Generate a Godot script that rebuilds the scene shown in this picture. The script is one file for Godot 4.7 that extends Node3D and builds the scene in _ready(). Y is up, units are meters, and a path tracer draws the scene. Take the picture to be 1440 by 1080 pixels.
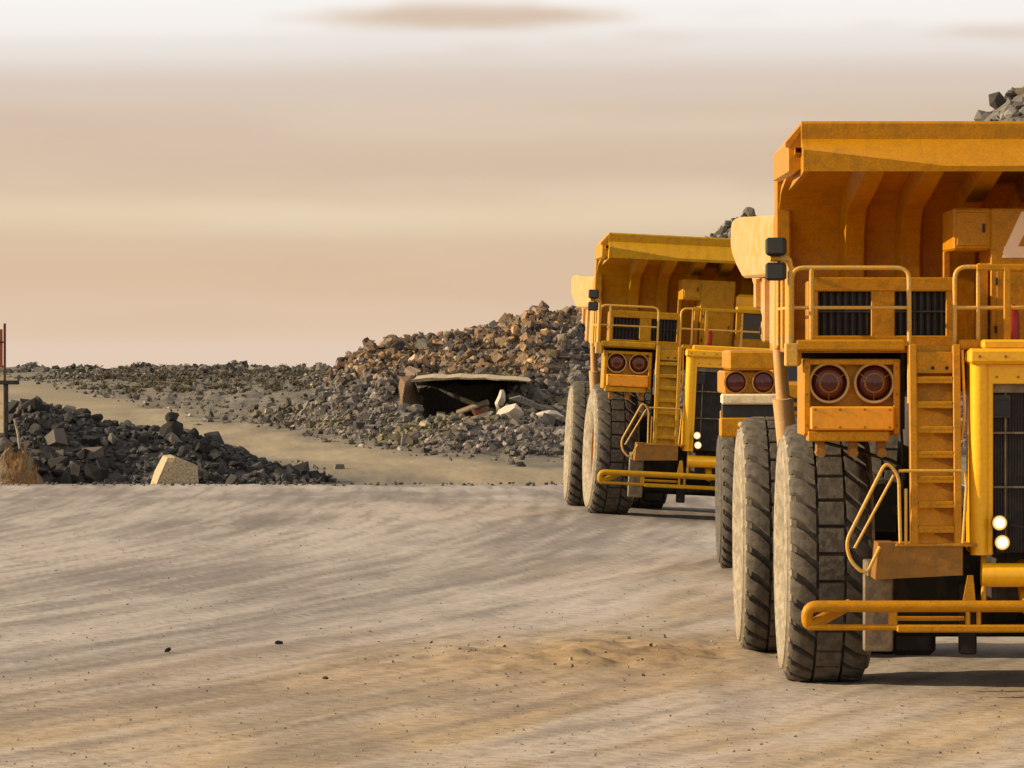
extends Node3D
# A quarry yard at golden hour: two big yellow dump trucks nose-on, a lower service truck between them, rock heaps behind.

# ---------------------------------------------------------------- mesh building
class MB:
	var v := PackedVector3Array()
	var n := PackedVector3Array()
	var c := PackedColorArray()
	var tint := Color(1, 1, 1)
	var colored := false

	func tri3(a: Vector3, b: Vector3, d: Vector3, na: Vector3, nb: Vector3, nd: Vector3) -> void:
		if (b - a).cross(d - a).dot(na + nb + nd) > 0.0:
			v.append(a); v.append(d); v.append(b)
			n.append(na); n.append(nd); n.append(nb)
		else:
			v.append(a); v.append(b); v.append(d)
			n.append(na); n.append(nb); n.append(nd)
		if colored:
			c.append(tint); c.append(tint); c.append(tint)

	func tri(a: Vector3, b: Vector3, d: Vector3, out: Vector3) -> void:
		var g := (b - a).cross(d - a)
		if g.length_squared() < 1e-14:
			return
		g = g.normalized()
		if g.dot(out) < 0.0:
			g = -g
		tri3(a, b, d, g, g, g)

	func quad(a: Vector3, b: Vector3, d: Vector3, e: Vector3, out: Vector3) -> void:
		tri(a, b, d, out)
		tri(a, d, e, out)

	func squad(a: Vector3, b: Vector3, d: Vector3, e: Vector3, na: Vector3, nb: Vector3, nd: Vector3, ne: Vector3) -> void:
		tri3(a, b, d, na, nb, nd)
		tri3(a, d, e, na, nd, ne)

	# a box with chamfered edges
	func box(at: Vector3, size: Vector3, bevel := 0.012, turn := Basis()) -> void:
		var h := size * 0.5
		var b := minf(bevel, minf(h.x, minf(h.y, h.z)) * 0.45)
		var pt := func(s: Vector3, k: int) -> Vector3:
			var p := Vector3()
			for i in 3:
				p[i] = s[i] * (h[i] - (0.0 if i == k else b))
			return at + turn * p
		for k in 3:
			var i := (k + 1) % 3
			var j := (k + 2) % 3
			for s: float in [-1.0, 1.0]:
				var q := []
				for w in [[-1.0, -1.0], [1.0, -1.0], [1.0, 1.0], [-1.0, 1.0]]:
					var sg := Vector3()
					sg[k] = s; sg[i] = w[0]; sg[j] = w[1]
					q.append(pt.call(sg, k))
				var o := Vector3()
				o[k] = s
				quad(q[0], q[1], q[2], q[3], turn * o)
			for si: float in [-1.0, 1.0]:
				for sj: float in [-1.0, 1.0]:
					var lo := Vector3()
					lo[i] = si; lo[j] = sj; lo[k] = -1.0
					var hi := lo
					hi[k] = 1.0
					var o2 := Vector3()
					o2[i] = si; o2[j] = sj
					quad(pt.call(lo, i), pt.call(hi, i), pt.call(hi, j), pt.call(lo, j), turn * o2)
		for sx: float in [-1.0, 1.0]:
			for sy: float in [-1.0, 1.0]:
				for sz: float in [-1.0, 1.0]:
					var s3 := Vector3(sx, sy, sz)
					tri(pt.call(s3, 0), pt.call(s3, 1), pt.call(s3, 2), turn * s3)

	# box from its low to its high corner
	func span(lo: Vector3, hi: Vector3, bevel := 0.012) -> void:
		box((lo + hi) * 0.5, (hi - lo).abs(), bevel)

	# polygon (in the xy plane of t) pushed from z = 0 to z = depth
	func prism(poly: PackedVector2Array, depth: float, t := Transform3D()) -> void:
		var area := 0.0
		for i in poly.size():
			var p := poly[i]
			var q := poly[(i + 1) % poly.size()]
			area += p.x * q.y - q.x * p.y
		var ids := Geometry2D.triangulate_polygon(poly)
		for e: float in [0.0, depth]:
			var o := t.basis * Vector3(0, 0, 1.0 if (e > 0.0) == (depth > 0.0) and e != 0.0 else -1.0)
			if depth < 0.0:
				o = t.basis * Vector3(0, 0, -1.0 if e != 0.0 else 1.0)
			for k in range(0, ids.size(), 3):
				var a := poly[ids[k]]
				var b := poly[ids[k + 1]]
				var d := poly[ids[k + 2]]
				tri(t * Vector3(a.x, a.y, e), t * Vector3(b.x, b.y, e), t * Vector3(d.x, d.y, e), o)
		for i in poly.size():
			var p := poly[i]
			var q := poly[(i + 1) % poly.size()]
			var o := Vector3(q.y - p.y, p.x - q.x, 0) * signf(area)
			quad(t * Vector3(p.x, p.y, 0), t * Vector3(q.x, q.y, 0), t * Vector3(q.x, q.y, depth), t * Vector3(p.x, p.y, depth), t.basis * o)

	func tube(path: PackedVector3Array, r: float, sides := 8, r_end := -1.0) -> void:
		var count := path.size()
		var dir := (path[1] - path[0]).normalized()
		var u := dir.cross(Vector3.UP if absf(dir.y) < 0.9 else Vector3.RIGHT).normalized()
		var rings := []
		var outs := []
		for i in count:
			var d2 := dir
			if i == 0:
				d2 = (path[1] - path[0]).normalized()
			elif i == count - 1:
				d2 = (path[i] - path[i - 1]).normalized()
			else:
				d2 = ((path[i + 1] - path[i]).normalized() + (path[i] - path[i - 1]).normalized()).normalized()
			u = (u - d2 * u.dot(d2)).normalized()
			var w := d2.cross(u)
			var rr := r if r_end < 0.0 else lerpf(r, r_end, float(i) / (count - 1))
			var ring := PackedVector3Array()
			var out := PackedVector3Array()
			for k in sides:
				var a := TAU * k / sides
				var o := u * cos(a) + w * sin(a)
				ring.append(path[i] + o * rr)
				out.append(o)
			rings.append(ring)
			outs.append(out)
		for i in count - 1:
			for k in sides:
				var m := (k + 1) % sides
				squad(rings[i][k], rings[i][m], rings[i + 1][m], rings[i + 1][k], outs[i][k], outs[i][m], outs[i + 1][m], outs[i + 1][k])
		for e: int in [0, count - 1]:
			var o := (path[0] - path[1]) if e == 0 else (path[count - 1] - path[count - 2])
			for k in range(1, sides - 1):
				tri(rings[e][0], rings[e][k], rings[e][k + 1], o)

	func bar(a: Vector3, b: Vector3, r: float, sides := 8) -> void:
		tube(PackedVector3Array([a, b]), r, sides)

	# profile of (radius, along) turned about t's y axis; smooth where neighbours bend little
	func lathe(profile: PackedVector2Array, t: Transform3D, seg := 24, bend := 0.75, flip := 1.0) -> void:
		var count := profile.size()
		var nor := []
		for i in count - 1:
			var d := profile[i + 1] - profile[i]
			nor.append(Vector2(d.y, -d.x).normalized() * flip)
		for i in count - 1:
			var na: Vector2 = nor[i]
			var nb: Vector2 = nor[i]
			if i > 0 and nor[i - 1].dot(nor[i]) > bend:
				na = (nor[i - 1] + nor[i]).normalized()
			if i < count - 2 and nor[i + 1].dot(nor[i]) > bend:
				nb = (nor[i + 1] + nor[i]).normalized()
			for k in seg:
				var a := TAU * k / seg
				var b := TAU * (k + 1) / seg
				var ca := Vector3(cos(a), 0, sin(a))
				var cb := Vector3(cos(b), 0, sin(b))
				var up := Vector3(0, 1, 0)
				squad(t * (ca * profile[i].x + up * profile[i].y), t * (cb * profile[i].x + up * profile[i].y), t * (cb * profile[i + 1].x + up * profile[i + 1].y), t * (ca * profile[i + 1].x + up * profile[i + 1].y), t.basis * (ca * na.x + up * na.y), t.basis * (cb * na.x + up * na.y), t.basis * (cb * nb.x + up * nb.y), t.basis * (ca * nb.x + up * nb.y))

	# closed sections (same point count) joined one to the next, outward away from each section's middle
	func loft(sections: Array, cap := true) -> void:
		for i in sections.size() - 1:
			var a: PackedVector3Array = sections[i]
			var b: PackedVector3Array = sections[i + 1]
			var mid := Vector3()
			for p in a:
				mid += p
			for p in b:
				mid += p
			mid /= a.size() + b.size()
			for k in a.size():
				var m := (k + 1) % a.size()
				quad(a[k], a[m], b[m], b[k], (a[k] + a[m] + b[m] + b[k]) * 0.25 - mid)
		if cap:
			for e: int in [0, sections.size() - 1]:
				var s: PackedVector3Array = sections[e]
				var o: Vector3 = s[0] - (sections[1][0] if e == 0 else sections[e - 1][0])
				for k in range(1, s.size() - 1):
					tri(s[0], s[k], s[k + 1], o)

	func mesh() -> ArrayMesh:
		var a := []
		a.resize(Mesh.ARRAY_MAX)
		a[Mesh.ARRAY_VERTEX] = v
		a[Mesh.ARRAY_NORMAL] = n
		if colored:
			a[Mesh.ARRAY_COLOR] = c
		var m := ArrayMesh.new()
		m.add_surface_from_arrays(Mesh.PRIMITIVE_TRIANGLES, a)
		return m


func fillet(path: Array, rad: float, steps := 5) -> PackedVector3Array:
	var out := PackedVector3Array([path[0]])
	for i in range(1, path.size() - 1):
		var p: Vector3 = path[i]
		var a: Vector3 = path[i - 1] - p
		var b: Vector3 = path[i + 1] - p
		var r := minf(rad, minf(a.length(), b.length()) * 0.48)
		var s := p + a.normalized() * r
		var e := p + b.normalized() * r
		for k in steps + 1:
			var t := float(k) / steps
			out.append(s.lerp(p, t).lerp(p.lerp(e, t), t))
	out.append(path[path.size() - 1])
	return out

# ---------------------------------------------------------------- naming
var taken := {}

func numbered(called: String, parent: Node) -> String:
	var key := str(parent.get_instance_id()) + "/" + called
	var k: int = taken.get(key, 0)
	taken[key] = k + 1
	return called if k == 0 else "%s_%03d" % [called, k]

func part(called: String, shape, mat: Material, parent: Node, label := "") -> MeshInstance3D:
	var o := MeshInstance3D.new()
	o.name = numbered(called, parent)
	o.mesh = shape.mesh() if shape is MB else shape
	o.material_override = mat
	parent.add_child(o, true)
	if label:
		o.set_meta("label", label)
	return o

func thing(called: String, label: String, category: String, at := Vector3.ZERO, group := "") -> Node3D:
	var o := Node3D.new()
	o.name = numbered(called, self)
	add_child(o, true)
	o.position = at
	tag(o, label, category, group)
	return o

func tag(o: Node, label: String, category: String, group := "") -> void:
	o.set_meta("label", label)
	o.set_meta("category", category)
	if group:
		o.set_meta("group", group)

func structure(called: String, shape, mat: Material, label: String, category: String) -> MeshInstance3D:
	var o := part(called, shape, mat, self)
	tag(o, label, category)
	o.set_meta("kind", "structure")
	return o

# ---------------------------------------------------------------- materials
var M := {}

func noise(seed_: int, freq: float, oct := 4, kind := FastNoiseLite.TYPE_SIMPLEX_SMOOTH) -> FastNoiseLite:
	var f := FastNoiseLite.new()
	f.seed = seed_
	f.noise_type = kind
	f.frequency = freq
	f.fractal_octaves = oct
	return f

# a seamless colour picture: base, with worn-in second colour where the noise is high, and fine grain
func skin(size: int, base: Color, other: Color, seed_: int, freq: float, lo: float, hi: float, most: float, grain: float) -> ImageTexture:
	var a := noise(seed_, freq, 5).get_seamless_image(size, size)
	var b := noise(seed_ + 7, 0.11, 3).get_seamless_image(size, size)
	var data := PackedByteArray()
	data.resize(size * size * 3)
	var ad := a.get_data()
	var bd := b.get_data()
	var st := ad.size() / (size * size)
	var q := 0
	for i in size * size:
		var t := smoothstep(lo, hi, ad[i * st] / 255.0) * most
		var g := 1.0 + (bd[i * st] / 255.0 - 0.5) * grain
		data[q] = int(clampf(lerpf(base.r, other.r, t) * g, 0, 1) * 255)
		data[q + 1] = int(clampf(lerpf(base.g, other.g, t) * g, 0, 1) * 255)
		data[q + 2] = int(clampf(lerpf(base.b, other.b, t) * g, 0, 1) * 255)
		q += 3
	return ImageTexture.create_from_image(Image.create_from_data(size, size, false, Image.FORMAT_RGB8, data))

func bumps(size: int, seed_: int, freq: float, strength: float) -> ImageTexture:
	var a := noise(seed_, freq, 5).get_seamless_image(size, size)
	a.convert(Image.FORMAT_RGBA8)
	a.bump_map_to_normal_map(strength)
	return ImageTexture.create_from_image(a)

func mat(tex: Texture2D, scale_: float, rough: float, world := false, metal := 0.0, normal_tex: Texture2D = null, depth := 1.0) -> StandardMaterial3D:
	var m := StandardMaterial3D.new()
	m.albedo_texture = tex
	m.uv1_triplanar = true
	m.uv1_world_triplanar = world
	m.uv1_scale = Vector3.ONE * scale_
	m.roughness = rough
	m.metallic = metal
	if normal_tex:
		m.normal_enabled = true
		m.normal_texture = normal_tex
		m.normal_scale = depth
	return m

func make_materials() -> void:
	var dust := Color(0.70, 0.60, 0.47)
	var yellow := Color(0.735, 0.497, 0.0)
	var nb := bumps(256, 5, 0.05, 2.0)
	M.paint = mat(skin(512, yellow, Color(0.60, 0.42, 0.10), 11, 0.02, 0.45, 0.78, 0.45, 0.2), 0.45, 0.45, false, 0.0, nb, 0.12)
	M.paint.metallic_specular = 0.35
	M.paint_old = mat(skin(512, Color(0.72, 0.53, 0.02), Color(0.58, 0.44, 0.13), 13, 0.02, 0.42, 0.78, 0.5, 0.22), 0.45, 0.5, false, 0.0, nb, 0.12)
	M.paint_old.metallic_specular = 0.35
	M.rust = mat(skin(128, Color(0.40, 0.20, 0.11), Color(0.28, 0.17, 0.11), 147, 0.04, 0.4, 0.7, 0.7, 0.3), 0.8, 0.85)
	M.paint_worn = mat(skin(512, Color(0.70, 0.46, 0.02), Color(0.50, 0.37, 0.17), 21, 0.014, 0.45, 0.8, 0.6, 0.14), 0.5, 0.6, false, 0.0, nb, 0.2)
	M.paint_dusty = mat(skin(512, Color(0.76, 0.57, 0.30), Color(0.76, 0.62, 0.44), 31, 0.014, 0.3, 0.62, 0.8, 0.14), 0.4, 0.65, false, 0.0, nb, 0.15)
	M.grimy = mat(skin(512, Color(0.56, 0.37, 0.02), Color(0.46, 0.32, 0.10), 43, 0.015, 0.4, 0.7, 0.6, 0.16), 0.5, 0.6, false, 0.0, nb, 0.2)
	M.panel = mat(skin(256, Color(0.90, 0.585, 0.0), Color(0.80, 0.53, 0.06), 53, 0.012, 0.5, 0.85, 0.5, 0.08), 0.5, 0.45)
	M.bright = mat(skin(256, Color(0.95, 0.70, 0.02), Color(0.86, 0.62, 0.1), 51, 0.012, 0.5, 0.85, 0.5, 0.1), 0.5, 0.32)
	M.rail = mat(skin(256, Color(0.82, 0.61, 0.17), dust, 61, 0.03, 0.4, 0.7, 0.6, 0.2), 0.8, 0.5)
	M.dark = mat(skin(256, Color(0.13, 0.11, 0.09), Color(0.26, 0.21, 0.16), 71, 0.02, 0.45, 0.75, 0.7, 0.3), 0.6, 0.7)
	M.black = mat(skin(128, Color(0.07, 0.07, 0.07), Color(0.17, 0.15, 0.12), 81, 0.03, 0.5, 0.8, 0.6, 0.2), 0.8, 0.5)
	M.grille = mat(skin(256, Color(0.17, 0.15, 0.14), Color(0.27, 0.23, 0.19), 91, 0.03, 0.4, 0.7, 0.6, 0.25), 0.6, 0.65)
	M.tread = mat(skin(512, Color(0.275, 0.255, 0.23), Color(0.40, 0.37, 0.325), 101, 0.02, 0.35, 0.7, 0.7, 0.35), 0.7, 0.9, false, 0.0, nb, 0.5)
	M.sidewall = mat(skin(512, Color(0.62, 0.57, 0.485), Color(0.44, 0.41, 0.355), 111, 0.016, 0.38, 0.68, 0.75, 0.3), 0.6, 0.9, false, 0.0, nb, 0.3)
	M.steel = mat(skin(256, Color(0.50, 0.44, 0.35), Color(0.36, 0.31, 0.25), 121, 0.02, 0.4, 0.7, 0.7, 0.25), 0.6, 0.7)
	M.cream = mat(skin(256, Color(0.90, 0.82, 0.66), Color(0.78, 0.66, 0.46), 131, 0.02, 0.5, 0.8, 0.6, 0.15), 0.6, 0.5)
	M.rust_board = mat(skin(128, Color(0.55, 0.24, 0.13), Color(0.5, 0.32, 0.2), 143, 0.03, 0.4, 0.8, 0.6, 0.2), 0.8, 0.6)
	M.red = mat(skin(128, Color(0.62, 0.10, 0.05), Color(0.5, 0.2, 0.12), 141, 0.03, 0.5, 0.8, 0.5, 0.15), 0.8, 0.4)
	var digit := StandardMaterial3D.new()
	digit.albedo_color = Color(0.98, 0.86, 0.72); digit.roughness = 0.6
	M.digit = digit
	var lens := StandardMaterial3D.new()
	lens.albedo_color = Color(0.30, 0.07, 0.04); lens.roughness = 0.07; lens.metallic_specular = 0.5
	M.lens = lens
	var glass := StandardMaterial3D.new()
	glass.albedo_color = Color(0.055, 0.05, 0.045); glass.roughness = 0.08; glass.metallic_specular = 0.6
	M.glass = glass
	var lit := StandardMaterial3D.new()
	lit.albedo_color = Color(0.9, 0.85, 0.75); lit.emission_enabled = true; lit.emission = Color(1.0, 0.88, 0.68); lit.emission_energy_multiplier = 1.5
	M.lit = lit
	var warm := StandardMaterial3D.new()
	warm.albedo_color = Color(0.9, 0.8, 0.6); warm.emission_enabled = true; warm.emission = Color(1.0, 0.78, 0.45); warm.emission_energy_multiplier = 0.55
	M.lit_edge = warm
	var chrome := StandardMaterial3D.new()
	chrome.albedo_color = Color(0.70, 0.55, 0.34); chrome.metallic = 0.4; chrome.roughness = 0.4
	M.chrome = chrome
	# stone: the tint of each rock comes with its mesh or its copy, the texture holds the mineral grain
	var grain := skin(512, Color(1, 1, 1), Color(0.62, 0.58, 0.54), 151, 0.03, 0.35, 0.75, 0.7, 0.5)
	for a in [["rock_dark", Color(0.23, 0.225, 0.22)], ["rock_black", Color(0.14, 0.13, 0.125)], ["rock_grey", Color(0.42, 0.40, 0.38)], ["rock_brown", Color(0.48, 0.38, 0.27)], ["rock_olive", Color(0.38, 0.355, 0.27)], ["rock_pale", Color(0.74, 0.68, 0.56)], ["rock_white", Color(0.84, 0.79, 0.72)]]:
		var m := mat(grain, 0.8, 0.92, false, 0.0, nb, 0.8)
		m.albedo_color = a[1]
		M[a[0]] = m
	var sc := mat(grain, 0.8, 0.92, false, 0.0, nb, 0.8)
	sc.vertex_color_use_as_albedo = true
	M.rock_any = sc
	var leaf := StandardMaterial3D.new()
	leaf.vertex_color_use_as_albedo = true; leaf.roughness = 0.85; leaf.cull_mode = BaseMaterial3D.CULL_DISABLED
	M.scrub = leaf
	var soil := mat(skin(1024, Color(1, 1, 1), Color(0.80, 0.77, 0.73), 161, 0.02, 0.35, 0.75, 0.5, 0.22), 0.17, 0.95, true, 0.0, bumps(512, 9, 0.05, 2.0), 0.3)
	soil.vertex_color_use_as_albedo = true
	M.soil = soil

# ---------------------------------------------------------------- wheels
var tyre_shapes := {}

func lug(m: MB, xs: Array, rs: Array, base_r: float, a0: Callable, a1: Callable, inset: float) -> void:
	# one rubber block: rows across (xs, rs), two steps round; a0/a1 give its edges in radians at x
	var pos := func(x: float, r: float, a: float) -> Vector3: return Vector3(x, r * cos(a), r * sin(a))
	var top := []
	var foot := []
	for i in xs.size():
		var x: float = xs[i]
		var rowt := []
		var rowb := []
		var xi := x
		if i == 0: xi += inset * 0.6
		if i == xs.size() - 1: xi -= inset * 0.6
		for k in 3:
			var t := k / 2.0
			var s: float = lerpf(a0.call(x), a1.call(x), t)
			var ins: float = (inset / 1.5) * (1.0 - t * 2.0)
			rowt.append(pos.call(xi, rs[i], s + ins))
			rowb.append(pos.call(x, minf(base_r, rs[i] - 0.03), s))
		top.append(rowt)
		foot.append(rowb)
	var rn := func(p: Vector3, i: int) -> Vector3:
		var slope: float = (rs[maxi(i - 1, 0)] - rs[mini(i + 1, rs.size() - 1)]) / maxf(0.01, xs[mini(i + 1, xs.size() - 1)] - xs[maxi(i - 1, 0)])
		return (Vector3(0, p.y, p.z).normalized() + Vector3(slope, 0, 0)).normalized()
	var mid: Vector3 = (foot[0][1] + foot[xs.size() - 1][1]) * 0.5
	for i in xs.size() - 1:
		for k in 2:
			m.squad(top[i][k], top[i + 1][k], top[i + 1][k + 1], top[i][k + 1], rn.call(top[i][k], i), rn.call(top[i + 1][k], i + 1), rn.call(top[i + 1][k + 1], i + 1), rn.call(top[i][k + 1], i))
		m.quad(top[i][0], top[i + 1][0], foot[i + 1][0], foot[i][0], (top[i][0] - top[i][2]))
		m.quad(top[i][2], top[i + 1][2], foot[i + 1][2], foot[i][2], (top[i][2] - top[i][0]))
	for e: int in [0, xs.size() - 1]:
		for k in 2:
			m.quad(top[e][k], top[e][k + 1], foot[e][k + 1], foot[e][k], foot[e][1] - mid)

func tyre_parts(r: float, w: float, lugs: int) -> Dictionary:
	var key := "%.3f_%.3f" % [r, w]
	if tyre_shapes.has(key):
		return tyre_shapes[key]
	var h := w * 0.5
	var side := Transform3D(Basis(Vector3(0, 1, 0), Vector3(1, 0, 0), Vector3(0, 0, -1)), Vector3.ZERO)   # y of the profile runs along x
	var out := {}
	var body := MB.new()
	var gr := r - 0.085
	body.lathe(PackedVector2Array([Vector2(gr - 0.04, -h * 0.84), Vector2(gr, -h * 0.76), Vector2(gr, h * 0.76), Vector2(gr - 0.04, h * 0.84)]), side, 64)
	out.groove = body.mesh()
	var wall := MB.new()
	for s: float in [-1.0, 1.0]:
		wall.lathe(PackedVector2Array([Vector2(r * 0.50, s * h * 0.66), Vector2(r * 0.53, s * h * 0.80), Vector2(r * 0.58, s * h * 0.86), Vector2(r * 0.68, s * h * 0.97), Vector2(r * 0.76, s * h), Vector2(r * 0.83, s * h * 0.985), Vector2(r * 0.875, s * h * 0.955), Vector2(r * 0.88, s * h * 0.975), Vector2(r * 0.892, s * h * 0.965), Vector2(r * 0.897, s * h * 0.92), Vector2(r * 0.925, s * h * 0.87), Vector2(gr - 0.03, s * h * 0.80)]), side, 56, 0.6, -s)
	out.wall = wall.mesh()
	var t := MB.new()
	var step := TAU / lugs
	var gap := 0.021 / r
	for k in lugs:
		var a := k * step
		var lean_l := func(x: float) -> float: return a + 0.75 * step * pow(clampf((x + h) / (h * 0.7), 0, 1), 1.6) - 0.3 * step
		var lean_r := func(x: float) -> float: return a - 0.2 * step + 1.0 * step * clampf((x - h * 0.3) / (h * 0.7), 0, 1)
		lug(t, [-h * 0.895, -h * 0.81, -h * 0.58, -h * 0.32], [r * 0.93, r - 0.03, r, r], gr, func(x): return lean_l.call(x) + gap * 1.9, func(x): return lean_l.call(x) + step - gap * 1.9, 0.016)
		lug(t, [-h * 0.285, 0.0, h * 0.285], [r, r, r], gr, func(x): return a + gap * 0.6, func(x): return a + step - gap * 0.6, 0.010)
		lug(t, [h * 0.32, h * 0.58, h * 0.81, h * 0.895], [r, r, r - 0.03, r * 0.93], gr, func(x): return lean_r.call(x) + gap * 1.9, func(x): return lean_r.call(x) + step - gap * 1.9, 0.016)
	out.tread = t.mesh()
	var rim := MB.new()
	rim.lathe(PackedVector2Array([Vector2(r * 0.50, -h * 0.7), Vector2(r * 0.50, -h * 0.62), Vector2(r * 0.44, -h * 0.55), Vector2(r * 0.42, -h * 0.3), Vector2(r * 0.28, -h * 0.25), Vector2(r * 0.24, -h * 0.5), Vector2(r * 0.16, -h * 0.62), Vector2(0.0, -h * 0.62)]), side, 32, 0.75, -1.0)
	rim.lathe(PackedVector2Array([Vector2(r * 0.50, h * 0.7), Vector2(r * 0.50, h * 0.62), Vector2(r * 0.44, h * 0.55), Vector2(r * 0.42, h * 0.3), Vector2(r * 0.28, h * 0.25), Vector2(0.0, h * 0.25)]), side, 32)
	for k in 12:
		var b := TAU * k / 12.0
		var p := Vector3(-h * 0.27, cos(b) * r * 0.35, sin(b) * r * 0.35)
		rim.bar(p + Vector3(0.06, 0, 0), p - Vector3(0.05, 0, 0), 0.035, 6)
	out.rim = rim.mesh()
	tyre_shapes[key] = out
	return out

func wheel(parent: Node3D, at: Vector3, r: float, w: float, spin: float, outer: float, wall_mat: Material = null) -> void:
	var s := tyre_parts(r, w, 30)
	var wh := part("wheel", s.rim, M.paint_worn, parent)
	wh.position = at
	wh.rotation = Vector3(spin, 0, 0)
	if outer > 0.0:
		wh.rotation = Vector3(-spin, 0, PI)
	part("tyre_casing", s.groove, M.tread, wh)
	part("sidewall", s.wall, wall_mat if wall_mat else M.sidewall, wh)
	part("tread", s.tread, M.tread, wh)

func lamp_glow(parent: Node3D, at: Vector3, r: float) -> void:
	var cup := MB.new()
	cup.lathe(PackedVector2Array([Vector2(0.0, -0.16), Vector2(r * 0.7, -0.14), Vector2(r * 1.12, -0.03), Vector2(r * 1.15, 0.02), Vector2(r * 1.03, 0.025), Vector2(r * 1.0, 0.0)]), Transform3D(Basis(Vector3(1, 0, 0), Vector3(0, 0, 1), Vector3(0, -1, 0)), at), 20)
	var h := part("headlight", cup, M.black, parent)
	var disc := MB.new()
	disc.lathe(PackedVector2Array([Vector2(r * 0.74, 0.0), Vector2(r * 0.6, 0.022), Vector2(r * 0.3, 0.036), Vector2(0.0, 0.04)]), Transform3D(Basis(Vector3(1, 0, 0), Vector3(0, 0, 1), Vector3(0, -1, 0)), at), 20)
	part("lens", disc, M.lit, h, "lit warm white lens")
	var edge := MB.new()
	edge.lathe(PackedVector2Array([Vector2(r * 1.06, 0.0), Vector2(r * 0.99, 0.008), Vector2(r * 0.74, 0.02), Vector2(r * 0.70, 0.012)]), Transform3D(Basis(Vector3(1, 0, 0), Vector3(0, 0, 1), Vector3(0, -1, 0)), at), 20)
	part("reflector", edge, M.lit_edge, h)
	var l := SpotLight3D.new()
	l.name = numbered("beam", h)
	l.light_color = Color(1.0, 0.88, 0.68)
	l.light_energy = 1.2
	l.spot_range = 60.0
	l.spot_attenuation = 2.0
	l.spot_angle = 38.0
	l.light_size = r
	l.shadow_enabled = true
	h.add_child(l, true)
	l.position = at + Vector3(0, 0, 0.06)
	l.rotation = Vector3(-0.12, PI, 0)

# a box whose front holds two round brown lamps, on the fender
func lamp_box(t: Node3D, s: float) -> void:
	var c := 2.56 * s
	var h := MB.new()
	h.span(Vector3(c - 0.54, 2.93, 1.2), Vector3(c + 0.54, 3.80, 2.36))           # body of the box
	h.span(Vector3(c - 0.545, 2.95, 2.33), Vector3(c - 0.47, 3.78, 2.52))          # cheeks
	h.span(Vector3(c + 0.47, 2.95, 2.33), Vector3(c + 0.545, 3.78, 2.52))
	h.span(Vector3(c - 0.548, 3.735, 2.33), Vector3(c + 0.548, 3.80, 2.50))
	h.span(Vector3(c - 0.50, 2.87, 2.2), Vector3(c + 0.42, 2.985, 2.56))
	var o := part("lamp_housing", h, M.paint, t)
	var p := MB.new()
	p.span(Vector3(c - 0.475, 2.995, 2.4), Vector3(c + 0.475, 3.265, 2.60), 0.02)
	part("front_panel", p, M.panel, o)
	var k := MB.new()
	for x: float in [-0.35, 0.02, 0.34]:
		k.span(Vector3(c + x - 0.05, 2.72, 2.25), Vector3(c + x + 0.05, 2.87, 2.45))
		k.bar(Vector3(c + x, 2.74, 2.2), Vector3(c + x, 2.74, 2.52), 0.055)
	part("hanger", k, M.grimy, o)
	var bt := MB.new()
	for x: float in [-0.42, -0.14, 0.14, 0.42]:
		for y: float in [3.03, 3.23]:
			bt.bar(Vector3(c + x, y, 2.59), Vector3(c + x, y, 2.612), 0.014, 6)
	for y: float in [3.05, 3.4, 3.7]:
		bt.bar(Vector3(c - 0.508, y, 2.51), Vector3(c - 0.508, y, 2.532), 0.014, 6)
		bt.bar(Vector3(c + 0.508, y, 2.51), Vector3(c + 0.508, y, 2.532), 0.014, 6)
	part("bolt", bt, M.grimy, o)
	var hz := MB.new()
	hz.tube(fillet([Vector3(c + 0.48 * s, 2.9, 2.2), Vector3(c + 0.66 * s * -1.0, 2.6, 1.9), Vector3(c - 0.7 * s, 2.2, 1.2)], 0.3), 0.022, 6)
	hz.tube(fillet([Vector3(c - 0.56 * s, 3.5, 1.8), Vector3(c - 0.62 * s, 2.9, 1.9), Vector3(c - 0.66 * s, 2.3, 1.5)], 0.3), 0.018, 6)
	part("hose", hz, M.black, t)
	for x: float in [-0.255, 0.255]:
		var at := Vector3(c + x, 3.53, 2.36)
		var turn := Transform3D(Basis(Vector3(1, 0, 0), Vector3(0, 0, 1), Vector3(0, -1, 0)), at)
		var ring := MB.new()
		ring.lathe(PackedVector2Array([Vector2(0.238, 0.0), Vector2(0.238, 0.12), Vector2(0.226, 0.135), Vector2(0.205, 0.13), Vector2(0.198, 0.10), Vector2(0.198, 0.04)]), turn, 32)
		var l := part("round_lamp", ring, M.chrome, t)
		var d := MB.new()
		d.lathe(PackedVector2Array([Vector2(0.20, 0.045), Vector2(0.18, 0.085), Vector2(0.14, 0.115), Vector2(0.08, 0.132), Vector2(0.03, 0.138), Vector2(0.028, 0.148), Vector2(0.0, 0.15)]), turn, 32, 0.5)
		part("lens", d, M.lens, l, "dark reddish brown round glass")
		var fl := MB.new()
		fl.lathe(PackedVector2Array([Vector2(0.118, 0.120), Vector2(0.112, 0.130), Vector2(0.100, 0.134), Vector2(0.096, 0.128)]), turn, 28)
		for wire in 3:
			var a := TAU * wire / 3.0 + 0.5
			fl.bar(at + Vector3(cos(a) * 0.11, sin(a) * 0.11, 0.128), at + Vector3(cos(a) * 0.2, sin(a) * 0.2, 0.09), 0.006, 5)
		part("lens_guard", fl, M.grimy, l)

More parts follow.
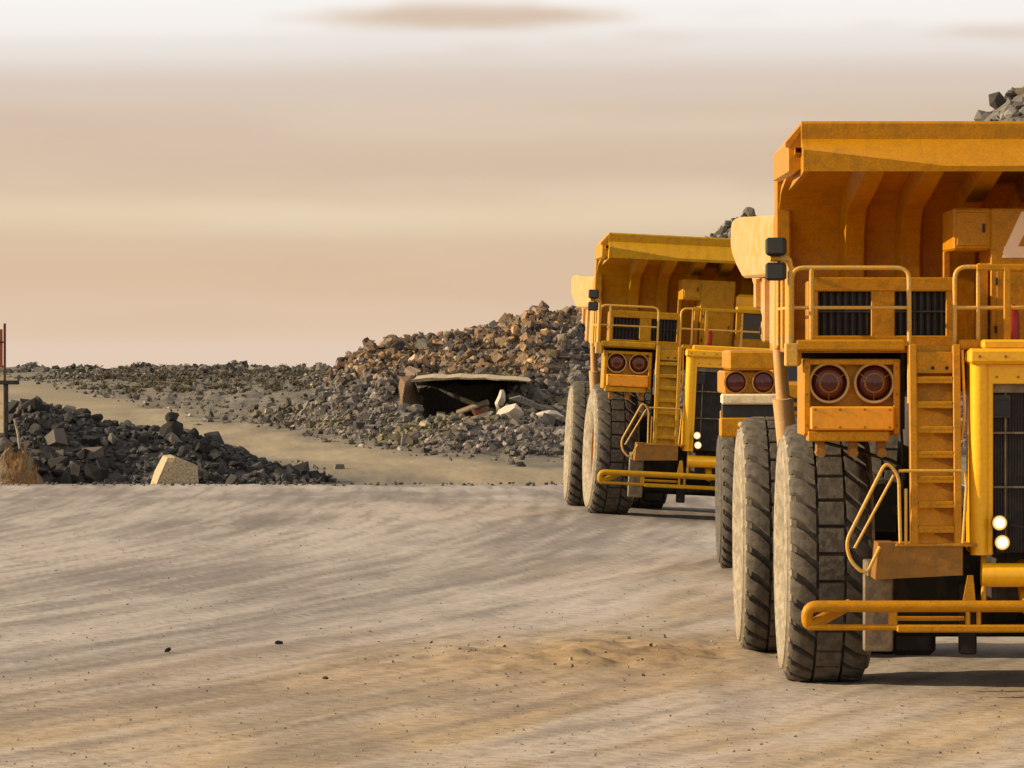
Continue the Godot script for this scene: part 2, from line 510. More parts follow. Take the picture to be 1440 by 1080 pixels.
func rails(t: Node3D, s: float) -> void:
	# the guard rail of one half of the deck, front and outer side
	var m := MB.new()
	var z := 2.52
	if s < 0.0:
		m.tube(fillet([Vector3(-3.24, 3.92, z), Vector3(-3.24, 4.83, z), Vector3(-1.917, 4.83, z), Vector3(-1.917, 3.3, z + 0.1)], 0.14), 0.026)
		m.bar(Vector3(-3.24, 4.38, z), Vector3(-1.917, 4.38, z), 0.02)
		m.bar(Vector3(-3.02, 3.92, z), Vector3(-3.02, 4.83, z), 0.03)
	else:
		m.tube(fillet([Vector3(-1.40, 3.92, z), Vector3(-1.40, 4.84, z), Vector3(3.24, 4.84, z), Vector3(3.24, 3.92, z)], 0.14), 0.026)
		m.bar(Vector3(-1.40, 4.38, z), Vector3(3.24, 4.38, z), 0.024)
		for x: float in [-1.137, 0.0, 1.1, 2.2]:
			m.bar(Vector3(x, 3.95, z), Vector3(x, 4.84, z), 0.026)
	part("guard_rail", m, M.rail, t)
	var e := MB.new()
	e.tube(fillet([Vector3(3.24 * s, 4.83, z), Vector3(3.24 * s, 4.83, -0.2), Vector3(3.24 * s, 3.95, -0.2)], 0.14), 0.026)
	e.bar(Vector3(3.24 * s, 4.38, z), Vector3(3.24 * s, 4.38, -0.2), 0.02)
	for zz: float in [0.7, 1.6, 2.2]:
		e.bar(Vector3(3.24 * s, 3.92, zz), Vector3(3.24 * s, 4.83, zz), 0.026)
	part("side_rail", e, M.rail, t)
	if s > 0.0:
		var k := MB.new()
		k.span(Vector3(-1.16, 4.80, z + 0.03), Vector3(3.1, 4.87, z + 0.08))
		k.span(Vector3(-0.855, 3.95, z + 0.03), Vector3(-0.775, 4.84, z + 0.085))
		k.span(Vector3(2.5, 3.95, z + 0.03), Vector3(2.58, 4.84, z + 0.085))
		part("heavy_rail", k, M.paint, t)

func mirrors(t: Node3D, s: float) -> void:
	var m := MB.new()
	m.tube(fillet([Vector3(3.27 * s, 3.9, 2.6), Vector3(3.27 * s, 4.93, 2.6), Vector3(3.5 * s, 4.93, 2.68)], 0.05, 3), 0.035)
	m.span(Vector3(3.27 * s - 0.05, 3.72, 2.4), Vector3(3.27 * s + 0.09, 3.98, 2.64))
	m.bar(Vector3(3.27 * s, 4.4, 2.6), Vector3(3.24 * s, 4.4, 2.2), 0.022)
	var o := part("mirror_bracket", m, M.rail, t)
	for y: float in [5.065, 4.785]:
		var b := MB.new()
		b.box(Vector3(3.43 * s, y, 2.72), Vector3(0.23, 0.205, 0.13), 0.058, Basis(Vector3.UP, 0.25 * s))
		b.bar(Vector3(3.43 * s, y, 2.68), Vector3(3.38 * s, 4.93, 2.64), 0.018)
		part("mirror", b, M.black, o)

func ladder(t: Node3D, s: float) -> void:
	# s = -1: the one seen in full on the left of the radiator; its twin stands on the other side
	var c := 1.645 * s
	var bot := Vector3(c, 1.70, 2.92)
	var top := Vector3(c, 3.96, 2.66)
	var m := MB.new()
	for w: float in [-0.245, 0.245]:
		var a := bot + Vector3(w, 0, 0)
		var b := top + Vector3(w, 0, 0)
		m.box((a + b) * 0.5, Vector3(0.085, a.distance_to(b), 0.13), 0.01, Basis(Vector3.RIGHT, -atan2(0.26, 2.26)))
	var o := part("ladder", m, M.paint, t)
	var back := MB.new()
	back.box((bot + top) * 0.5 + Vector3(0, 0, -0.13), Vector3(0.42, 2.25, 0.02), 0.004, Basis(Vector3.RIGHT, -atan2(0.26, 2.26)))
	part("back_plate", back, M.paint, o)
	for k in 7:
		var f := (k + 0.75) / 8.1
		var p := bot.lerp(top, f)
		var st := MB.new()
		st.box(p + Vector3(0, 0, -0.02), Vector3(0.40, 0.04, 0.16), 0.008)
		st.box(p + Vector3(0, -0.03, 0.05), Vector3(0.40, 0.05, 0.015), 0.004)
		part("tread", st, M.paint, o)
	var head := MB.new()
	head.box(Vector3(c, 3.76, 2.70), Vector3(0.40, 0.24, 0.02), 0.006)
	part("top_plate", head, M.paint, o)
	for w: float in [-0.02, 0.14]:
		var hole := MB.new()
		hole.lathe(PackedVector2Array([Vector2(0.022, 0.0), Vector2(0.022, 0.012), Vector2(0.0, 0.012)]), Transform3D(Basis(Vector3(1, 0, 0), Vector3(0, 0, 1), Vector3(0, -1, 0)), Vector3(c + w, 3.70, 2.705)), 10)
		part("bolt", hole, M.black, o)
	# landing under the ladder, with the looping hand rail
	var l := MB.new()
	var a0 := minf(1.35 * s, 2.33 * s)
	l.prism(PackedVector2Array([Vector2(a0, 1.38), Vector2(a0 + 0.98, 1.33), Vector2(a0 + 0.98, 1.70), Vector2(a0, 1.73)]) if s > 0 else PackedVector2Array([Vector2(a0, 1.33), Vector2(a0 + 0.98, 1.38), Vector2(a0 + 0.98, 1.70), Vector2(a0 + 0.23, 1.70), Vector2(a0 + 0.225, 1.74), Vector2(a0 + 0.04, 1.74)]), 0.7, Transform3D(Basis(), Vector3(0, 0, 2.28)))
	var ld := part("step_box", l, M.grimy, t)
	var sp := MB.new()
	sp.span(Vector3(2.23 * s - 0.17, 0.47, 2.0), Vector3(2.23 * s + 0.17, 1.36, 2.12), 0.02)
	sp.span(Vector3(2.23 * s - 0.14, 1.33, 1.6), Vector3(2.23 * s + 0.14, 1.5, 2.3))
	part("mud_flap", sp, M.steel, ld)
	var tr := MB.new()
	tr.span(Vector3(c - 0.46, 1.70, 2.4), Vector3(c + 0.46, 1.735, 3.0), 0.008)
	part("landing_plate", tr, M.paint_worn, ld)
	var h := MB.new()
	var z := 3.0
	h.tube(fillet([Vector3(2.05 * s, 1.74, z), Vector3(2.07 * s, 2.50, z), Vector3(2.21 * s, 2.66, z), Vector3(2.66 * s, 1.76, z), Vector3(2.62 * s, 1.55, z), Vector3(2.44 * s, 1.37, z), Vector3(2.28 * s, 1.70, z)], 0.13), 0.02)
	h.bar(Vector3(2.12 * s, 2.50, z - 0.06), Vector3(2.56 * s, 1.68, z - 0.06), 0.016)
	h.tube(fillet([Vector3(2.07 * s, 2.55, z), Vector3(1.33 * s, 2.55, z), Vector3(1.31 * s, 2.38, z), Vector3(1.35 * s, 1.74, z)], 0.06), 0.018)
	h.bar(Vector3(1.99 * s, 2.35, z), Vector3(1.99 * s, 1.72, z), 0.018)
	part("hand_rail", h, M.rail, ld)
	var g := MB.new()
	g.tube(fillet([Vector3(1.33 * s, 3.9, 2.68), Vector3(1.31 * s, 3.2, 2.78), Vector3(1.34 * s, 2.9, 2.76)], 0.1), 0.018)
	part("grab_bar", g, M.rail, o)

func hull_path() -> PackedVector2Array:
	# (z, y): the front wall of the dump body, going up and curving forward into the canopy
	var p := PackedVector2Array([Vector2(-1.0, 3.95), Vector2(-1.0, 4.5), Vector2(-1.0, 4.95)])
	for k in range(1, 10):
		var a := deg_to_rad(80.0) * k / 9.0
		p.append(Vector2(-0.1 - 0.9 * cos(a), 4.95 + 0.85 * sin(a)))
	p.append(Vector2(1.0, 5.93))
	p.append(Vector2(2.50, 6.13))
	return p

func dump_truck(label: String, at: Vector3) -> Node3D:
	var t := thing("dump_truck", label, "dump truck", at, "big yellow dump trucks in the yard")
	# running gear
	for s: float in [-1.0, 1.0]:
		var f := MB.new()
		f.span(Vector3(0.62 * s - 0.17, 1.35, -7.4), Vector3(0.62 * s + 0.17, 2.1, 2.3), 0.02)
		part("frame_rail", f, M.dark, t)
	var x := MB.new()
	x.bar(Vector3(-2.2, 1.5, 0), Vector3(2.2, 1.5, 0), 0.26, 14)
	x.span(Vector3(-2.1, 0.53, -0.35), Vector3(2.1, 1.6, 0.45), 0.08)
	x.span(Vector3(-1.95, 0.31, -0.3), Vector3(-1.42, 0.6, 0.4), 0.08)
	x.span(Vector3(1.42, 0.31, -0.3), Vector3(1.95, 0.6, 0.4), 0.08)
	part("front_axle", x, M.dark, t)
	var y := MB.new()
	y.bar(Vector3(-2.6, 1.53, -5.2), Vector3(2.6, 1.53, -5.2), 0.5, 18)
	y.bar(Vector3(0, 1.53, -6.0), Vector3(0, 1.6, -4.2), 0.75, 18)
	part("rear_axle", y, M.dark, t)
	var eng := MB.new()
	eng.span(Vector3(-0.95, 1.0, -0.9), Vector3(0.95, 3.6, 2.25), 0.05)
	eng.span(Vector3(-0.45, 0.7, 0.7), Vector3(0.45, 1.0, 2.0), 0.05)
	part("engine", eng, M.dark, t)
	for s: float in [-1.0, 1.0]:
		var c := MB.new()
		c.bar(Vector3(1.75 * s, 1.2, 0.3), Vector3(1.65 * s, 2.6, 0.1), 0.17, 14)
		c.bar(Vector3(1.65 * s, 2.5, 0.1), Vector3(1.55 * s, 3.8, -0.1), 0.22, 14)
		part("suspension_strut", c, M.dark, t)
		wheel(t, Vector3(2.72 * s, 1.50, 0.0), 1.53, 1.05, 0.07 if s < 0 else 0.19, s)
		wheel(t, Vector3(2.98 * s, 1.50, -5.2), 1.53, 1.05, 0.02 if s < 0 else 0.13, s)
		wheel(t, Vector3(1.55 * s, 1.50, -5.2), 1.53, 1.05, 0.11 if s < 0 else 0.05, s)
		var tank := MB.new()
		tank.lathe(PackedVector2Array([Vector2(0, -0.85), Vector2(0.42, -0.85), Vector2(0.47, -0.8), Vector2(0.47, 0.8), Vector2(0.42, 0.85), Vector2(0, 0.85)]), Transform3D(Basis(Vector3(1, 0, 0), Vector3(0, 0, 1), Vector3(0, -1, 0)), Vector3(1.9 * s, 1.85, -2.45)), 24)
		part("fuel_tank" if s < 0 else "oil_tank", tank, M.dark, t)
		var hs := MB.new()
		hs.bar(Vector3(2.95 * s, 4.13, -2.4), Vector3(3.33 * s, 4.13, -2.4), 0.115, 16)
		hs.bar(Vector3(3.12 * s, 4.1, -2.4), Vector3(3.04 * s, 3.1, -2.55), 0.085, 12)
		hs.bar(Vector3(3.06 * s, 3.3, -2.5), Vector3(2.9 * s, 1.9, -2.75), 0.13, 14)
		var ho := part("hoist_cylinder", hs, M.paint_dusty, t)
		var pin := MB.new()
		pin.bar(Vector3(3.30 * s, 4.13, -2.4), Vector3(3.35 * s, 4.13, -2.4), 0.045, 10)
		pin.bar(Vector3(3.13 * s, 4.13, -2.29), Vector3(3.13 * s, 4.13, -2.27), 0.04, 10)
		part("pin", pin, M.dark, ho)
		var fd := MB.new()
		fd.prism(PackedVector2Array([Vector2(-1.4, 3.2), Vector2(-0.9, 3.55), Vector2(0.9, 3.5), Vector2(1.3, 3.0), Vector2(2.3, 3.0), Vector2(2.3, 3.88), Vector2(-1.4, 3.88)]), 0.05, Transform3D(Basis(Vector3(0, 0, 1), Vector3(0, 1, 0), Vector3(-1, 0, 0)), Vector3(1.97 * s + 0.025, 0, 0)))
		part("inner_fender", fd, M.dark, t)
	var bl := MB.new()
	bl.span(Vector3(-1.2, 0.36, 0.8), Vector3(-1.0, 1.2, 1.0), 0.02)
	bl.bar(Vector3(-1.1, 0.62, 0.9), Vector3(1.1, 0.9, 0.9), 0.06)
	part("drag_link", bl, M.dark, t)
	# bumper of tubes
	var b := MB.new()
	var z := 3.06
	b.tube(fillet([Vector3(-2.6, 1.035, z - 0.35), Vector3(-3.10, 0.80, z - 0.02), Vector3(-3.10, 1.035, z), Vector3(-2.8, 1.035, z), Vector3(2.8, 1.035, z), Vector3(3.10, 1.035, z), Vector3(3.10, 0.80, z - 0.02), Vector3(2.6, 1.035, z - 0.35)], 0.13), 0.066, 12)
	b.bar(Vector3(-3.08, 0.80, z), Vector3(3.08, 0.80, z), 0.035, 10)
	b.span(Vector3(-2.1, 0.745, z - 0.05), Vector3(2.1, 0.83, z + 0.05), 0.02)
	var bo := part("bumper", b, M.paint, t)
	var bu := MB.new()
	for q: float in [2.14, 1.30, 1.18, 0.4]:
		for s: float in [-1.0, 1.0]:
			bu.box(Vector3(q * s, 0.92, z), Vector3(0.10 if q > 2 else 0.05, 0.20, 0.06), 0.012)
	part("upright", bu, M.paint, bo)
	var bm := MB.new()
	for s: float in [-1.0, 1.0]:
		bm.span(Vector3(1.72 * s - 0.4, 0.865, z - 0.2), Vector3(1.72 * s + 0.4, 0.915, z - 0.12))
		bm.prism(PackedVector2Array([Vector2(1.36 * s, 1.06), Vector2(1.30 * s, 1.38), Vector2(1.24 * s, 1.38), Vector2(1.21 * s, 1.06)]), 0.05, Transform3D(Basis(), Vector3(0, 0, z - 0.06)))
		bm.bar(Vector3(1.12 * s, 1.04, z - 0.02), Vector3(1.10 * s, 1.6, z - 0.3), 0.03)
		bm.bar(Vector3(0.62 * s, 1.0, z - 0.05), Vector3(0.62 * s, 1.5, 2.2), 0.08)
	part("strut", bm, M.paint, bo)
	var r := MB.new()
	r.bar(Vector3(-1.13, 1.375, 2.86), Vector3(1.13, 1.375, 2.86), 0.135, 18)
	part("cross_tube", r, M.bright, t)
	# radiator
	var core := MB.new()
	core.span(Vector3(-1.15, 1.62, 2.2), Vector3(1.15, 3.8, 2.70), 0.01)
	var ro := part("radiator", core, M.grille, t)
	for s: float in [-1.0, 1.0]:
		var col := MB.new()
		col.bar(Vector3(1.145 * s, 1.60, 2.80), Vector3(1.145 * s, 3.76, 2.80), 0.105, 20)
		col.span(Vector3(1.145 * s - 0.105, 1.62, 2.3), Vector3(1.145 * s + 0.105, 3.76, 2.80), 0.02)
		col.span(Vector3(1.03 * s - 0.03, 1.60, 2.5), Vector3(1.03 * s + 0.03, 3.76, 2.86), 0.01)
		part("radiator_column", col, M.bright, t)
	var cap := MB.new()
	cap.span(Vector3(-1.28, 3.745, 2.3), Vector3(1.28, 3.92, 2.97), 0.035)
	cap.span(Vector3(-1.05, 3.52, 2.4), Vector3(1.05, 3.75, 2.86), 0.012)
	cap.span(Vector3(-1.12, 3.915, 2.4), Vector3(1.12, 4.02, 2.90), 0.03)
	var rc := part("radiator_cap", cap, M.bright, t)
	var bt := MB.new()
	for k in 9:
		bt.bar(Vector3(-1.16 + k * 0.29, 3.83, 2.96), Vector3(-1.16 + k * 0.29, 3.83, 2.985), 0.017, 6)
		bt.bar(Vector3(-0.96 + k * 0.24, 3.60, 2.85), Vector3(-0.96 + k * 0.24, 3.60, 2.875), 0.014, 6)
	part("bolt", bt, M.grimy, rc)
	var gl := MB.new()
	for yy: float in [2.97, 2.36]:
		gl.span(Vector3(-1.0, yy - 0.012, 2.74), Vector3(1.0, yy + 0.012, 2.77), 0.004)
	gl.span(Vector3(-1.0, 3.42, 2.74), Vector3(1.0, 3.52, 2.78), 0.008)
	gl.span(Vector3(-0.86, 1.7, 2.73), Vector3(-0.84, 3.5, 2.76), 0.004)
	gl.span(Vector3(0.84, 1.7, 2.73), Vector3(0.86, 3.5, 2.76), 0.004)
	part("grille_bar", gl, M.steel, ro)
	var fin := MB.new()
	for k in 62:
		fin.box(Vector3(-0.99 + k * 0.0325, 2.56, 2.715), Vector3(0.012, 1.88, 0.03), 0.002)
	part("grille_fin", fin, M.grille, ro).set_meta("kind", "stuff")
	var em := MB.new()
	em.span(Vector3(-1.0, 3.14, 2.76), Vector3(-0.80, 3.40, 2.785), 0.008)
	var eo := part("badge_frame", em, M.grille, t)
	var ep := MB.new()
	ep.span(Vector3(-0.985, 3.17, 2.785), Vector3(-0.825, 3.34, 2.795), 0.004)
	part("badge", ep, M.black, eo)
	for s: float in [-1.0, 1.0]:
		lamp_glow(t, Vector3(0.935 * s, 1.965, 2.95), 0.082)
		lamp_glow(t, Vector3(0.905 * s, 1.745, 2.95), 0.082)
	var lb := MB.new()
	for s: float in [-1.0, 1.0]:
		lb.span(Vector3(0.92 * s - 0.05, 1.62, 2.75), Vector3(0.92 * s + 0.05, 2.05, 2.82))
	lb.tube(fillet([Vector3(-0.80, 1.94, 2.9), Vector3(-0.4, 1.85, 2.92), Vector3(0.0, 1.80, 2.9), Vector3(0.8, 1.94, 2.9)], 0.2), 0.012, 6)
	part("lamp_bracket", lb, M.dark, t)
	# deck
	var dk := MB.new()
	dk.span(Vector3(-3.2, 3.87, -0.6), Vector3(3.2, 3.93, 2.5), 0.01)
	var dko := part("deck", dk, M.paint_worn, t)
	var bw := MB.new()
	bw.span(Vector3(-3.20, 3.895, 2.5), Vector3(-1.97, 4.02, 2.64), 0.02)
	bw.span(Vector3(-1.36, 3.90, 2.5), Vector3(3.2, 4.02, 2.62), 0.02)
	part("deck_beam", bw, M.paint, dko)
	var xb := MB.new()
	xb.span(Vector3(-3.08, 3.42, 0.86), Vector3(3.08, 3.868, 0.98), 0.01)
	part("cross_member", xb, M.dark, dko)
	var stp := MB.new()
	stp.span(Vector3(-3.30, 3.72, 2.2), Vector3(-3.13, 3.95, 2.55), 0.03)
	stp.span(Vector3(3.13, 3.72, 2.2), Vector3(3.30, 3.95, 2.55), 0.03)
	part("deck_bracket", stp, M.paint, dko)
	for s: float in [-1.0, 1.0]:
		lamp_box(t, s)
		rails(t, s)
		mirrors(t, s)
		ladder(t, s)
	# louvred box on the left half of the deck
	var gb := MB.new()
	gb.span(Vector3(-2.965, 3.93, 0.5), Vector3(-1.366, 4.70, 1.78), 0.015)
	for e in [[-2.965, -2.905], [-2.30, -2.03], [-1.447, -1.366]]:
		gb.span(Vector3(e[0], 3.94, 1.7), Vector3(e[1], 4.66, 1.92), 0.01)
	gb.span(Vector3(-2.968, 3.94, 1.7), Vector3(-1.363, 4.065, 1.925), 0.01)
	gb.span(Vector3(-2.975, 4.57, 1.7), Vector3(-1.356, 4.73, 1.935), 0.012)
	var go := part("louvre_box", gb, M.paint, t)
	for w in [[-2.905, -2.30], [-2.03, -1.447]]:
		var gd := MB.new()
		gd.span(Vector3(w[0], 4.06, 1.775), Vector3(w[1], 4.575, 1.80), 0.004)
		part("opening", gd, M.black, go)
		for k in 7:
			var sl := MB.new()
			sl.box(Vector3(lerpf(w[0], w[1], (k + 0.7) / 7.4), 4.318, 1.85), Vector3(0.022, 0.50, 0.07), 0.005, Basis(Vector3.UP, 0.5))
			part("slat", sl, M.grille, go)
		var cb := MB.new()
		cb.span(Vector3(w[0], 4.33, 1.88), Vector3(w[1], 4.35, 1.90), 0.004)
		part("cross_bar", cb, M.grille, go)
	var fe := MB.new()
	fe.lathe(PackedVector2Array([Vector2(0, 0), Vector2(0.07, 0.0), Vector2(0.075, 0.02), Vector2(0.075, 0.36), Vector2(0.05, 0.41), Vector2(0.025, 0.43), Vector2(0.025, 0.47), Vector2(0, 0.47)]), Transform3D(Basis(), Vector3(-0.72, 3.95, 2.3)), 16)
	part("fire_extinguisher", fe, M.red, t)
	# cabinet, number panel and cab
	var cbx := MB.new()
	cbx.span(Vector3(-1.335, 5.05, 0.24), Vector3(-0.90, 5.53, 1.6), 0.02)
	cbx.span(Vector3(-0.905, 4.86, 0.24), Vector3(-0.12, 5.528, 1.598), 0.012)
	cbx.span(Vector3(-0.90, 3.93, 0.3), Vector3(-0.12, 4.87, 1.57), 0.012)
	cbx.span(Vector3(-1.03, 3.93, 1.2), Vector3(-0.92, 4.9, 1.5), 0.012)
	cbx.span(Vector3(-1.34, 3.93, 0.3), Vector3(-1.26, 5.06, 0.42), 0.01)
	var cc := part("control_cabinet", cbx, M.paint, t)
	var dr := MB.new()
	dr.span(Vector3(-1.29, 5.10, 1.59), Vector3(-0.945, 5.48, 1.615), 0.008)
	dr.span(Vector3(-0.83, 3.98, 1.565), Vector3(-0.18, 4.80, 1.585), 0.008)
	part("door", dr, M.paint, cc)
	var hn := MB.new()
	hn.span(Vector3(-1.0, 5.25, 1.61), Vector3(-0.97, 5.35, 1.64), 0.006)
	hn.span(Vector3(-0.25, 4.35, 1.58), Vector3(-0.22, 4.5, 1.61), 0.006)
	for hy: float in [4.1, 4.65]:
		hn.bar(Vector3(-0.84, hy, 1.585), Vector3(-0.84, hy + 0.08, 1.585), 0.016, 6)
	part("handle", hn, M.dark, cc)
	var cab := MB.new()
	cab.span(Vector3(-0.1, 3.94, -0.1), Vector3(2.3, 4.22, 1.75), 0.03)
	cab.span(Vector3(-0.1, 4.2, -0.12), Vector3(2.3, 4.9, -0.02), 0.02)
	for q in [[-0.02, 1.70], [2.22, 1.70], [-0.02, 0.0], [2.22, 0.0], [2.22, 0.85]]:
		cab.span(Vector3(q[0] - 0.06, 4.2, q[1] - 0.06), Vector3(q[0] + 0.06, 4.9, q[1] + 0.06), 0.015)
	var co := part("cab", cab, M.paint, t)
	var roof := MB.new()
	roof.span(Vector3(-0.10, 4.88, -0.2), Vector3(2.45, 5.23, 1.95), 0.06)
	roof.span(Vector3(-0.12, 4.86, 1.9), Vector3(2.45, 5.0, 2.15), 0.03)
	part("cab_roof", roof, M.bright, co)
	var wi := MB.new()
	wi.box(Vector3(1.1, 4.55, 1.70), Vector3(2.2, 0.72, 0.02), 0.003)
	var wo := part("windscreen", wi, M.glass, co)
	var wp := MB.new()
	wp.bar(Vector3(0.6, 4.24, 1.74), Vector3(0.95, 4.75, 1.73), 0.012, 6)
	wp.bar(Vector3(1.3, 4.24, 1.74), Vector3(1.65, 4.75, 1.73), 0.012, 6)
	part("wiper", wp, M.black, co)
	var sw := MB.new()
	sw.box(Vector3(2.24, 4.55, 0.85), Vector3(0.02, 0.66, 1.55), 0.003)
	sw.box(Vector3(-0.04, 4.55, 0.85), Vector3(0.02, 0.66, 1.55), 0.003)
	part("side_window", sw, M.glass, co)
	# dump body
	var path := hull_path()
	var wall := MB.new()
	for i in path.size() - 1:
		var d := (path[i + 1] - path[i]).normalized()
		var o := Vector3(0, -d.x, d.y)   # outward of the hull: forward and down
		var a := path[i]
		var c := path[i + 1]
		wall.quad(Vector3(-3.2, a.y, a.x), Vector3(3.2, a.y, a.x), Vector3(3.2, c.y, c.x), Vector3(-3.2, c.y, c.x), o)
		var k := Vector2(-d.y, d.x) * 0.06
		wall.quad(Vector3(-3.2, a.y + k.y, a.x + k.x), Vector3(3.2, a.y + k.y, a.x + k.x), Vector3(3.2, c.y + k.y, c.x + k.x), Vector3(-3.2, c.y + k.y, c.x + k.x), -o)
		for s: float in [-1.0, 1.0]:
			wall.quad(Vector3(3.2 * s, a.y, a.x), Vector3(3.2 * s, c.y, c.x), Vector3(3.2 * s, c.y + k.y, c.x + k.x), Vector3(3.2 * s, a.y + k.y, a.x + k.x), Vector3(s, 0, 0))
	wall.span(Vector3(-3.2, 3.90, -1.06), Vector3(3.2, 3.97, -0.98), 0.01)
	part("front_wall", wall, M.paint, t)
	for x0: float in [-2.30, -1.63, -0.97, -0.32, 0.32, 0.97, 1.63, 2.30]:
		var rows := []
		for i in path.size():
			var d := (path[mini(i + 1, path.size() - 1)] - path[maxi(i - 1, 0)]).normalized()
			var nn := Vector2(d.y, -d.x)
			var p := path[i] - nn * 0.01
			var q := path[i] + nn * 0.21
			rows.append(PackedVector3Array([Vector3(x0 - 0.17, p.y, p.x), Vector3(x0 - 0.11, q.y, q.x), Vector3(x0 + 0.11, q.y, q.x), Vector3(x0 + 0.17, p.y, p.x)]))
		var rb := MB.new()
		rb.loft(rows)
		part("rib", rb, M.paint, t)
	var can := MB.new()
	var rows2 := []
	for x0: float in [-3.07, -2.88, -2.68, -2.49, -2.3, -2.1, -1.91, -1.71, -1.52, 1.52, 1.71, 1.91, 2.1, 2.3, 2.49, 2.68, 2.88, 3.07]:
		var low: float = lerpf(5.97, 6.15, clampf((absf(x0) - 1.52) / 1.55, 0, 1))
		rows2.append(PackedVector3Array([Vector3(x0, 6.46, 2.47), Vector3(x0, 6.488, 2.45), Vector3(x0, 6.40, -1.0), Vector3(x0, 6.34, -1.0), Vector3(x0, 6.40, 2.35), Vector3(x0, 5.93, 2.55), Vector3(x0, 5.91, 2.80), Vector3(x0, low, 2.81), Vector3(x0, 6.285, 2.46)]))
	for i in rows2.size() - 1:
		var a: PackedVector3Array = rows2[i]
		var c: PackedVector3Array = rows2[i + 1]
		var outs := [Vector3(0, 0.3, 1), Vector3(0, 1, 0), Vector3(0, 0, -1), Vector3(0, -1, 0), Vector3(0, 0, -1), Vector3(0, -1, 0), Vector3(0, 0, 1), Vector3(0, 1, 1), Vector3(0, -0.5, 1)]
		for k in 9:
			var m := (k + 1) % 9
			if k == 7:
				var na := Vector3(0, a[7].z - a[8].z, a[8].y - a[7].y).normalized()
				var nc := Vector3(0, c[7].z - c[8].z, c[8].y - c[7].y).normalized()
				can.squad(a[7], a[8], c[8], c[7], na, na, nc, nc)
			else:
				can.quad(a[k], a[m], c[m], c[k], outs[k])
	for s: float in [-1.0, 1.0]:
		can.prism(PackedVector2Array([Vector2(2.45, 6.488), Vector2(-1.0, 6.40), Vector2(-1.0, 5.75), Vector2(2.5, 5.88), Vector2(2.80, 5.91), Vector2(2.81, 6.15), Vector2(2.46, 6.285), Vector2(2.47, 6.46)]), 0.06, Transform3D(Basis(Vector3(0, 0, 1), Vector3(0, 1, 0), Vector3(-1, 0, 0)), Vector3(3.07 * s + (0.003 if s < 0 else 0.06), 0, 0)))
	part("canopy", can, M.paint, t)
	for s: float in [-1.0, 1.0]:
		var sd := MB.new()
		sd.prism(PackedVector2Array([Vector2(3.10 * s, 6.42), Vector2(3.26 * s, 6.24), Vector2(3.26 * s, 5.93), Vector2(3.20 * s, 5.90), Vector2(3.10 * s, 5.98)]), 3.3, Transform3D(Basis(), Vector3(0, 0, -1.0)))
		part("canopy_side", sd, M.paint, t)
		var lipp := MB.new()
		lipp.prism(PackedVector2Array([Vector2(3.07 * s, 6.46), Vector2(3.12 * s, 6.46), Vector2(3.30 * s, 6.25), Vector2(3.30 * s, 6.20), Vector2(3.25 * s, 6.20)]), 0.12, Transform3D(Basis(), Vector3(0, 0, 2.2)))
		part("canopy_lip", lipp, M.paint, t)
		var post := MB.new()
		post.span(Vector3(3.155 * s - 0.09, 3.9, -1.05), Vector3(3.155 * s + 0.09, 5.98, -0.7), 0.02)
		part("corner_post", post, M.paint, t)
		var flip := Basis(Vector3(0, 0, 1), Vector3(0, 1, 0), Vector3(-1, 0, 0))
		var side := MB.new()
		side.prism(PackedVector2Array([Vector2(-1.0, 5.5), Vector2(-7.6, 5.6), Vector2(-7.2, 5.1), Vector2(-6.4, 4.8), Vector2(-2.2, 3.98), Vector2(-1.0, 3.93)]), 0.08, Transform3D(flip, Vector3(3.20 * s + 0.04, 0, 0)))
		var so := part("body_side", side, M.paint_dusty, t)
		var rail := MB.new()
		var secs := []
		for q in [[-1.08, 3.25, 4.79, 5.52], [-3.1, 3.49, 4.79, 5.55], [-3.2, 3.50, 4.79, 5.55], [-3.8, 3.50, 4.80, 5.57], [-5.4, 3.50, 4.97, 5.60], [-6.6, 3.50, 5.14, 5.60], [-7.2, 3.49, 5.26, 5.52], [-7.5, 3.46, 5.34, 5.44]]:
			secs.append(PackedVector3Array([Vector3(3.2 * s, q[2], q[0]), Vector3((q[1] - 0.03) * s, q[2], q[0]), Vector3(q[1] * s, q[2] + 0.03, q[0]), Vector3(q[1] * s, q[3] - 0.03, q[0]), Vector3((q[1] - 0.03) * s, q[3], q[0]), Vector3(3.2 * s, q[3], q[0])]))
		rail.loft(secs)
		part("top_rail", rail, M.paint_dusty, so)
		var lr := MB.new()
		for q in [[-2.3, 3.99], [-4.4, 4.42]]:
			lr.span(Vector3(3.27 * s - 0.05, q[1], q[0] - 0.12), Vector3(3.27 * s + 0.05, 4.79, q[0] + 0.12), 0.02)
		part("lower_rib", lr, M.paint_dusty, so)
	var fl := MB.new()
	fl.prism(PackedVector2Array([Vector2(-1.07, 4.0), Vector2(-2.2, 4.06), Vector2(-6.4, 4.86), Vector2(-8.6, 5.26), Vector2(-8.6, 5.18), Vector2(-6.4, 4.76), Vector2(-2.2, 3.98), Vector2(-1.07, 3.92)]), 6.34, Transform3D(Basis(Vector3(0, 0, 1), Vector3(0, 1, 0), Vector3(-1, 0, 0)), Vector3(3.17, 0, 0)))
	for xx: float in [-2.2, -0.8, 0.8, 2.2]:
		fl.prism(PackedVector2Array([Vector2(-1.1, 3.95), Vector2(-2.2, 4.0), Vector2(-6.4, 4.78), Vector2(-6.4, 4.55), Vector2(-2.2, 3.7), Vector2(-1.1, 3.65)]), 0.2, Transform3D(Basis(Vector3(0, 0, 1), Vector3(0, 1, 0), Vector3(-1, 0, 0)), Vector3(xx + 0.1, 0, 0)))
	part("body_floor", fl, M.paint_worn, t)
	return t

